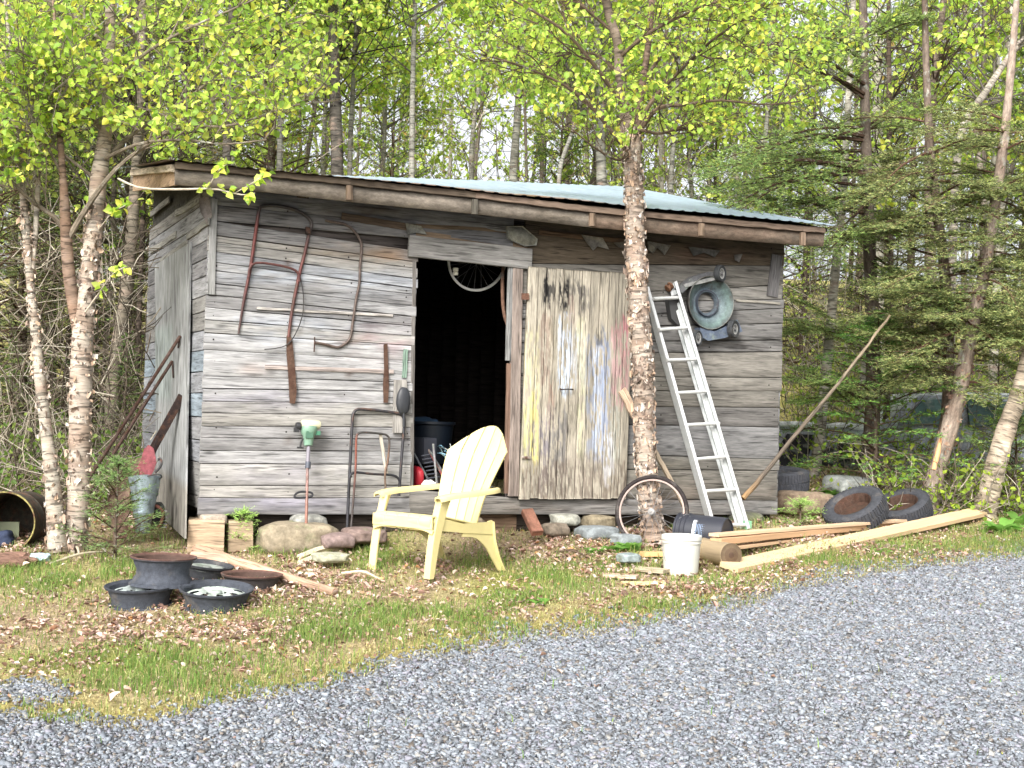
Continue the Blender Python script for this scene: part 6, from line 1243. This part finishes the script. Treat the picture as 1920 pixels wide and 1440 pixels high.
stem('pale gnarled birch leaning right at the edge behind the fir', [(1845, 960, 52), (1868, 870, 46), (1888, 800, 42), (1910, 740, 38), (1935, 640, 34), (1950, 500, 28), (1960, 300, 20)], 11.6, c(190, 176, 156)*.8, c(112, 96, 82)*.8, 0, seed=63, k=18, knots=.16)
stem('white birch standing behind the grey spruce near the top right', [(1655, 900, 24), (1650, 700, 24), (1648, 500, 23), (1646, 300, 22), (1645, 100, 20), (1643, -100, 16)], 16, c(206, 200, 184)*.85, PD, 700, seed=64)
stem('thin dark stem just right of the white birch at top right', [(1690, 900, 16), (1672, 600, 15), (1668, 300, 13), (1666, 0, 10)], 15, c(104, 90, 80)*.6, c(70, 60, 54)*.7, 500, seed=65, name='maple_tree')
stem('pale birch at the far right behind the leaning spruce', [(1850, 900, 20), (1862, 700, 20), (1868, 560, 20), (1878, 420, 18), (1890, 200, 14), (1900, -50, 10)], 15.5, PB, PD, 900, seed=66)
stem('rust-flecked forked birch right of the dark stem', [(1760, 900, 30), (1752, 700, 28), (1745, 500, 26), (1742, 300, 24), (1752, 150, 18), (1770, 0, 14), (1790, -150, 8)], 14.5, c(146, 130, 118)*.66, c(96, 80, 72)*.66, 1100, seed=67)
stem('grey birch whose pale limb slants to the upper right corner', [(1780, 850, 20), (1785, 500, 20), (1800, 260, 18), (1850, 170, 16), (1920, 70, 12), (1990, 0, 8)], 14, c(176, 168, 156)*.8, PD, 700, seed=68)
# behind the shed
BACK = [((960, 640, 20), (962, 350, 20), (968, 250, 18), (976, 130, 16), (985, 0, 13), (990, -150, 9)), ((770, 640, 15), (772, 330, 14), (774, 150, 12), (778, 0, 11), (780, -150, 7)), ((885, 640, 13), (884, 330, 12), (888, 240, 11), (905, 100, 8), (915, -50, 6)),
        ((655, 640, 13), (656, 320, 12), (660, 200, 11), (668, 50, 9), (672, -100, 6)), ((1070, 500, 10), (1048, 340, 10), (1075, 240, 9), (1095, 150, 7), (1100, 0, 5)), ((1130, 640, 26), (1128, 350, 24), (1124, 200, 22), (1120, 0, 18), (1118, -150, 12)),
        ((630, 640, 30), (632, 310, 28), (628, 180, 26), (624, 0, 22), (620, -150, 16)), ((1255, 640, 13), (1258, 350, 12), (1268, 200, 10), (1276, 0, 8)), ((1390, 640, 14), (1420, 400, 12), (1440, 200, 10), (1450, 0, 8)), ((600, 640, 12), (606, 310, 11), (612, 150, 9), (616, -50, 7)),
        ((690, 640, 12), (716, 340, 11), (722, 200, 10), (726, 0, 8)), ((1320, 640, 12), (1300, 400, 11), (1290, 240, 9), (1288, 0, 8)), ((420, 600, 22), (425, 300, 20), (432, 120, 17), (436, -80, 12)), ((520, 600, 14), (524, 300, 13), (530, 100, 11), (534, -80, 8))]
BLB = ['straight grey-white birch rising behind the middle of the shed roof', 'slim grey birch behind the left half of the roof', 'crooked thin birch left of the straight grey-white one', 'thin pale birch beside the thick dark trunk behind the roof', 'leaning whitish sapling birch right of the straight grey-white one',
       'stout grey birch just left of the near peeling one, behind the roof', 'thickest dark trunk rising behind the rusty part of the roof', 'thin stem just right of the near peeling birch, behind the metal roof', 'slanting thin stem behind the right slope of the metal roof', 'very thin stem left of the thickest dark trunk behind the roof',
       'thin stem leaning right behind the rusty roof edge', 'thin stem leaning left behind the metal roof', 'stout stem half hidden by bright leaves above the left roof end', 'slender stem among bright leaves above the roof left of the dark trunk']
for i, pts in enumerate(BACK):
    Yb = [17, 15.5, 19, 16, 14.5, 15, 15, 16, 17, 18, 19, 18, 14, 15][i]; dk = i in (6, 12); stem(BLB[i], [(a, b, w_) for a, b, w_ in pts], Yb, (c(120, 114, 106)*.6 if dk else c(170, 168, 158)*.7), (c(60, 54, 50)*.6 if dk else PD), 2000, seed=80+i, name='birch_tree' if not dk else 'maple_tree', k=10)
# left dark wood
LEFT = [((205, 900, 34), (215, 700, 32), (235, 560, 30), (250, 400, 26), (262, 200, 20), (270, 0, 16)), ((60, 900, 22), (58, 700, 22), (62, 500, 20), (70, 300, 18), (80, 0, 14)), ((95, 800, 26), (94, 600, 26), (92, 400, 24), (90, 100, 18)), ((25, 850, 16), (24, 600, 16), (28, 400, 14), (30, 100, 10)), ((190, 800, 14), (200, 620, 14), (210, 500, 13), (215, 300, 10), (220, 100, 8)), ((255, 760, 12), (262, 560, 12), (268, 400, 11), (272, 100, 8))]
LLB = ['mossy grey trunk leaning towards the left corner of the shed', 'straight grey trunk behind the slim leaning birch at far left', 'dark trunk seen between the two near left birches', 'thin pale trunk at the left edge behind everything', 'thin birch right behind the thick leafy birch', 'thin dark stem close against the back corner of the shed']
for i, pts in enumerate(LEFT):
    stem(LLB[i], [(a, b, w_) for a, b, w_ in pts], [13, 14, 15, 15.5, 14, 13.5][i], (c(150, 140, 124)*.6 if i not in (2, 5) else c(86, 76, 68)*.6), c(84, 78, 66)*.6, 500, seed=110+i, k=10)
# conifer prototypes re-used deeper in the wood
protoA = fir('spruce_tree', 'tall dark spruce in the wood left of the shed, nearest its back corner', onground(230, 900, 14.6), 6.5, 1.5, 110, 71, .03, OLV, .8, .05, .010, .022, .14, 'dark conifers of the wood')
protoB = fir('fir_tree', 'mid green fir with see-through sides behind the slim white birch on the right', onground(1500, 800, 18.5), 4.6, 1.4, 70, 72, .04, FIR, .8, .05, .010, .022, .12, 'dark conifers of the wood')
CON = [(40, 13.2, 'A', .8, 'dark spruce filling the gap left of the slim leaning birch'), (120, 13.8, 'B', .85, 'fir standing in shade right behind the two near left birches'), (-40, 12.5, 'A', .8, 'spruce cut off by the left edge of the photo above the barrel'),
       (170, 16, 'A', 1.0, 'spruce between the thick leafy birch and the mossy leaning trunk'), (70, 17, 'A', 1.1, 'taller spruce farther back behind the slim leaning birch'), (330, 16, 'A', 1.15, 'dark spruce whose top shows through bright leaves above the left roof end'),
       (480, 18, 'A', 1.2, 'dark spruce behind the right side of the left birch crown'), (720, 22, 'B', 1.25, 'fir behind the rusty half of the roof, right of the thickest dark trunk'), 
       (1040, 20, 'B', 1.0, 'fir behind the metal roof left of the near peeling birch'), (1330, 18, 'B', .95, 'fir showing just above the lower right slope of the metal roof'), (1450, 19, 'B', .9, 'fir behind the right roof corner'),
       (1600, 21, 'A', 1.0, 'spruce in the back between the slim white birch and the grey spruce'), (1700, 18, 'A', .9, 'spruce behind the dark stem at upper right'), (1920, 16, 'B', 1.1, 'fir cut off by the right edge of the photo'),
       (2020, 15, 'A', 1, 'spruce just outside the right edge whose boughs reach in'), (-140, 14, 'A', 1.1, 'spruce just outside the left edge whose boughs reach in'), (240, 19, 'A', 1.2, 'tall spruce far behind the back corner of the shed'), 
       (20, 12.2, 'B', .3, 'knee-high fir above the open barrel'), (235, 12.3, 'B', .32, 'knee-high fir behind the iron rods'),
       (1870, 13.4, 'B', .35, 'small fir before the windows of the derelict car')]
for i, (u, Y, k, s_, lab) in enumerate(CON):
    p = P(u, 800, Y); p[2] = gz(p[0], p[1])-.05; o = dup(protoA if k == 'A' else protoB, p, i*1.3, lab, s_)
# ---- the deeper wood: far trunks, branch tangle and leaves that read as one mass
r = np.random.RandomState(91); mw = MB(); ml = MB(); N = 150
X = r.uniform(-17, 21, N); Yv = r.uniform(20, 42, N); 
for i in range(N):
    z = gz(X[i], Yv[i]); H = r.uniform(7, 14); b = np.array([X[i], Yv[i], z]); top = b+np.array([r.normal(0, .7), r.normal(0, .5), H]); q = crv([b, (b+top)/2+r.normal(0, .25, 3), top], 8); rr_ = r.uniform(.03, .085)
    colr = [c(170, 166, 156)*.7, c(120, 110, 100)*.55, c(150, 140, 128)*.6, c(90, 80, 72)*.5][r.randint(4)]; tube(mw, q, np.linspace(rr_, .02, 8), 5, colr)
    s1, _ = spawn(r, q[None], 26, (1.0, 3.2), 1., .4, .3, .15, 5, .2); btubes(mw, s1, np.full(26, .013), np.full(26, .004), 3, colr*.8); s2, _ = spawn(r, s1, 110, (.4, 1.2), .8, .6, .1, .1, 4, .25); btubes(mw, s2, np.full(110, .007), np.full(110, .003), 3, colr*.8)
    vv, ff, cc = leaves_on(r, s2, 12 if r.rand() < .8 else 3, (.06, .13), [c(160, 184, 72), c(140, 164, 72), c(180, 196, 90), c(120, 140, 70), c(176, 150, 84), c(150, 176, 60)], [.24, .22, .2, .16, .06, .12], .3, 1.15); ml.add(vv, ff, cc, vv)
o = mw.build('wood_branches', M_TWIG, smooth=False); tag(o, 'tangle of far trunks and bare branches filling the wood behind', 'woodland', kind='stuff'); o = ml.build('wood_leaves', M_LEAF, smooth=False); tag(o, 'fresh spring leaves of the far wood behind everything', 'woodland foliage', kind='stuff')
# ---- brush: dead twigs, undergrowth
r = np.random.RandomState(92); mbs = MB(); mbl = MB()
def brush(n, u0, u1, Y0, Y1, L, col, leaf=0, h=.0, lc=None, upd=.8):
    Y = r.uniform(Y0, Y1, n); u = r.uniform(u0, u1, n); p = np.stack([(u-960)/F*Y, Y, 0*Y], -1); p[:, 2] = gz(p[:, 0], p[:, 1])+r.uniform(0, 1, n)**2*h; k = outshed(p[:, 0], p[:, 1]); p = p[k]; n = len(p)
    d = nrm(np.stack([r.normal(0, .8, n), r.normal(0, .6, n), np.abs(r.normal(0, upd, n))+.05], -1)); Ln = r.uniform(L[0], L[1], n); cur = d; path = [p]
    for s in range(4): cur = nrm(cur+r.normal(0, .22, (n, 3))); p = p+cur*(Ln/4)[:, None]; path.append(p)
    S = np.stack(path, 1); cl = palette(r, n, col, None, .15); btubes(mbs, S, np.full(n, .006), np.full(n, .002), 3, cl)
    if leaf: vv, ff, cc = leaves_on(r, S, leaf, (.03, .06), lc, None, .1, 1.05); mbl.add(vv, ff, cc, vv)
TW = [c(160, 150, 134)*.75, c(130, 118, 104)*.65, c(100, 90, 80)*.6, c(184, 176, 160)*.75]
brush(1500, -80, 330, 10.2, 15, (.3, 1.1), TW, 0, 2.2); brush(500, -80, 330, 10.2, 13, (.2, .7), TW, 5, .4, [c(110, 140, 62), c(96, 124, 58), c(140, 160, 80)])
brush(700, 1480, 2000, 12.2, 16, (.2, .8), TW, 4, .7, [c(150, 180, 70), c(130, 160, 64), c(176, 190, 80)]); brush(420, 1640, 1960, 11.4, 12.4, (.15, .6), TW, 3, .3, [c(170, 192, 70), c(140, 168, 66)], 1.)
brush(900, 1470, 2000, 14, 20, (.4, 1.4), TW, 3, 1.6, [c(160, 176, 76), c(186, 190, 96), c(120, 140, 70)]); brush(2200, 300, 1600, 14.5, 24, (.5, 2.2), TW, 5, 4.2, [c(160, 184, 72), c(140, 164, 66), c(180, 196, 90)])
o = mbs.build('dead_brush', M_TWIG, smooth=False); tag(o, 'thicket of dead twigs and thin saplings under the trees', 'brush', kind='stuff'); o = mbl.build('undergrowth', M_LEAF, smooth=False); tag(o, 'small green leaves of the undergrowth round the shed', 'undergrowth', kind='stuff')
# broad-leaved plants on the verge
def plant(u, v, n, L, seed, label, col, grp='broad-leaved plants on the verge'):
    r = np.random.RandomState(seed); b = G(u, v); mb = MB()
    for k in range(n):
        a = r.uniform(0, 6.28); e = np.array([math.cos(a), math.sin(a), 0]); Lk = L*r.uniform(.6, 1.1); s = np.array([-e[1], e[0], 0]); hgt = r.uniform(.5, 1.2); V = []; o = b+np.array([r.normal(0, .02), r.normal(0, .02), 0])
        for j in range(7):
            f = j/6; w_ = Lk*.26*math.sin(math.pi*min(1, f*.92+.04))**.8*(f > .0)+.002; c_ = o+e*Lk*f*.8+np.array([0, 0, Lk*hgt*(f-.62*f*f)]); V += [c_-s*w_+np.array([0, 0, w_*.35]), c_, c_+s*w_+np.array([0, 0, w_*.35])]
        Fq = []
        for j in range(6): Fq += [[j*3, j*3+1, j*3+4, j*3+3], [j*3+1, j*3+2, j*3+5, j*3+4]]
        mb.add(np.array(V), Fq, col*r.uniform(.75, 1.2))
    tag(mb.build('leafy_plant', M_LEAF), label, 'plant', grp)
GP = c(140, 190, 92)*.8
for i, (u, v, n, L, lab) in enumerate(((1108, 1040, 9, .11, 'leftmost clump of broad green leaves before the bicycle wheel'), (1150, 1036, 10, .13, 'middle clump of broad green leaves before the bicycle wheel'), (1185, 1034, 10, .15, 'rightmost and tallest clump of broad green leaves before the bicycle wheel'), (1880, 1000, 16, .22, 'large leafy clump at the right end of the long board'),
                                       (1910, 985, 14, .2, 'leafy clump cut by the right edge of the photo'), (1800, 960, 12, .2, 'leafy plant just above the far end of the long board'), (1560, 930, 10, .2, 'leafy plant in the shade left of the leaning tyres'), (1650, 1040, 8, .1, 'low leafy weed in front of the long board'), (1010, 1135, 7, .08, 'small weed rosette in the grass right of the chair'), (1500, 935, 9, .18, 'leafy plant between shed corner and brown boulder'), (330, 1068, 6, .08, 'small weed just right of the stacked rims'))):
    plant(u, v, n, L, 200+i, lab, GP)
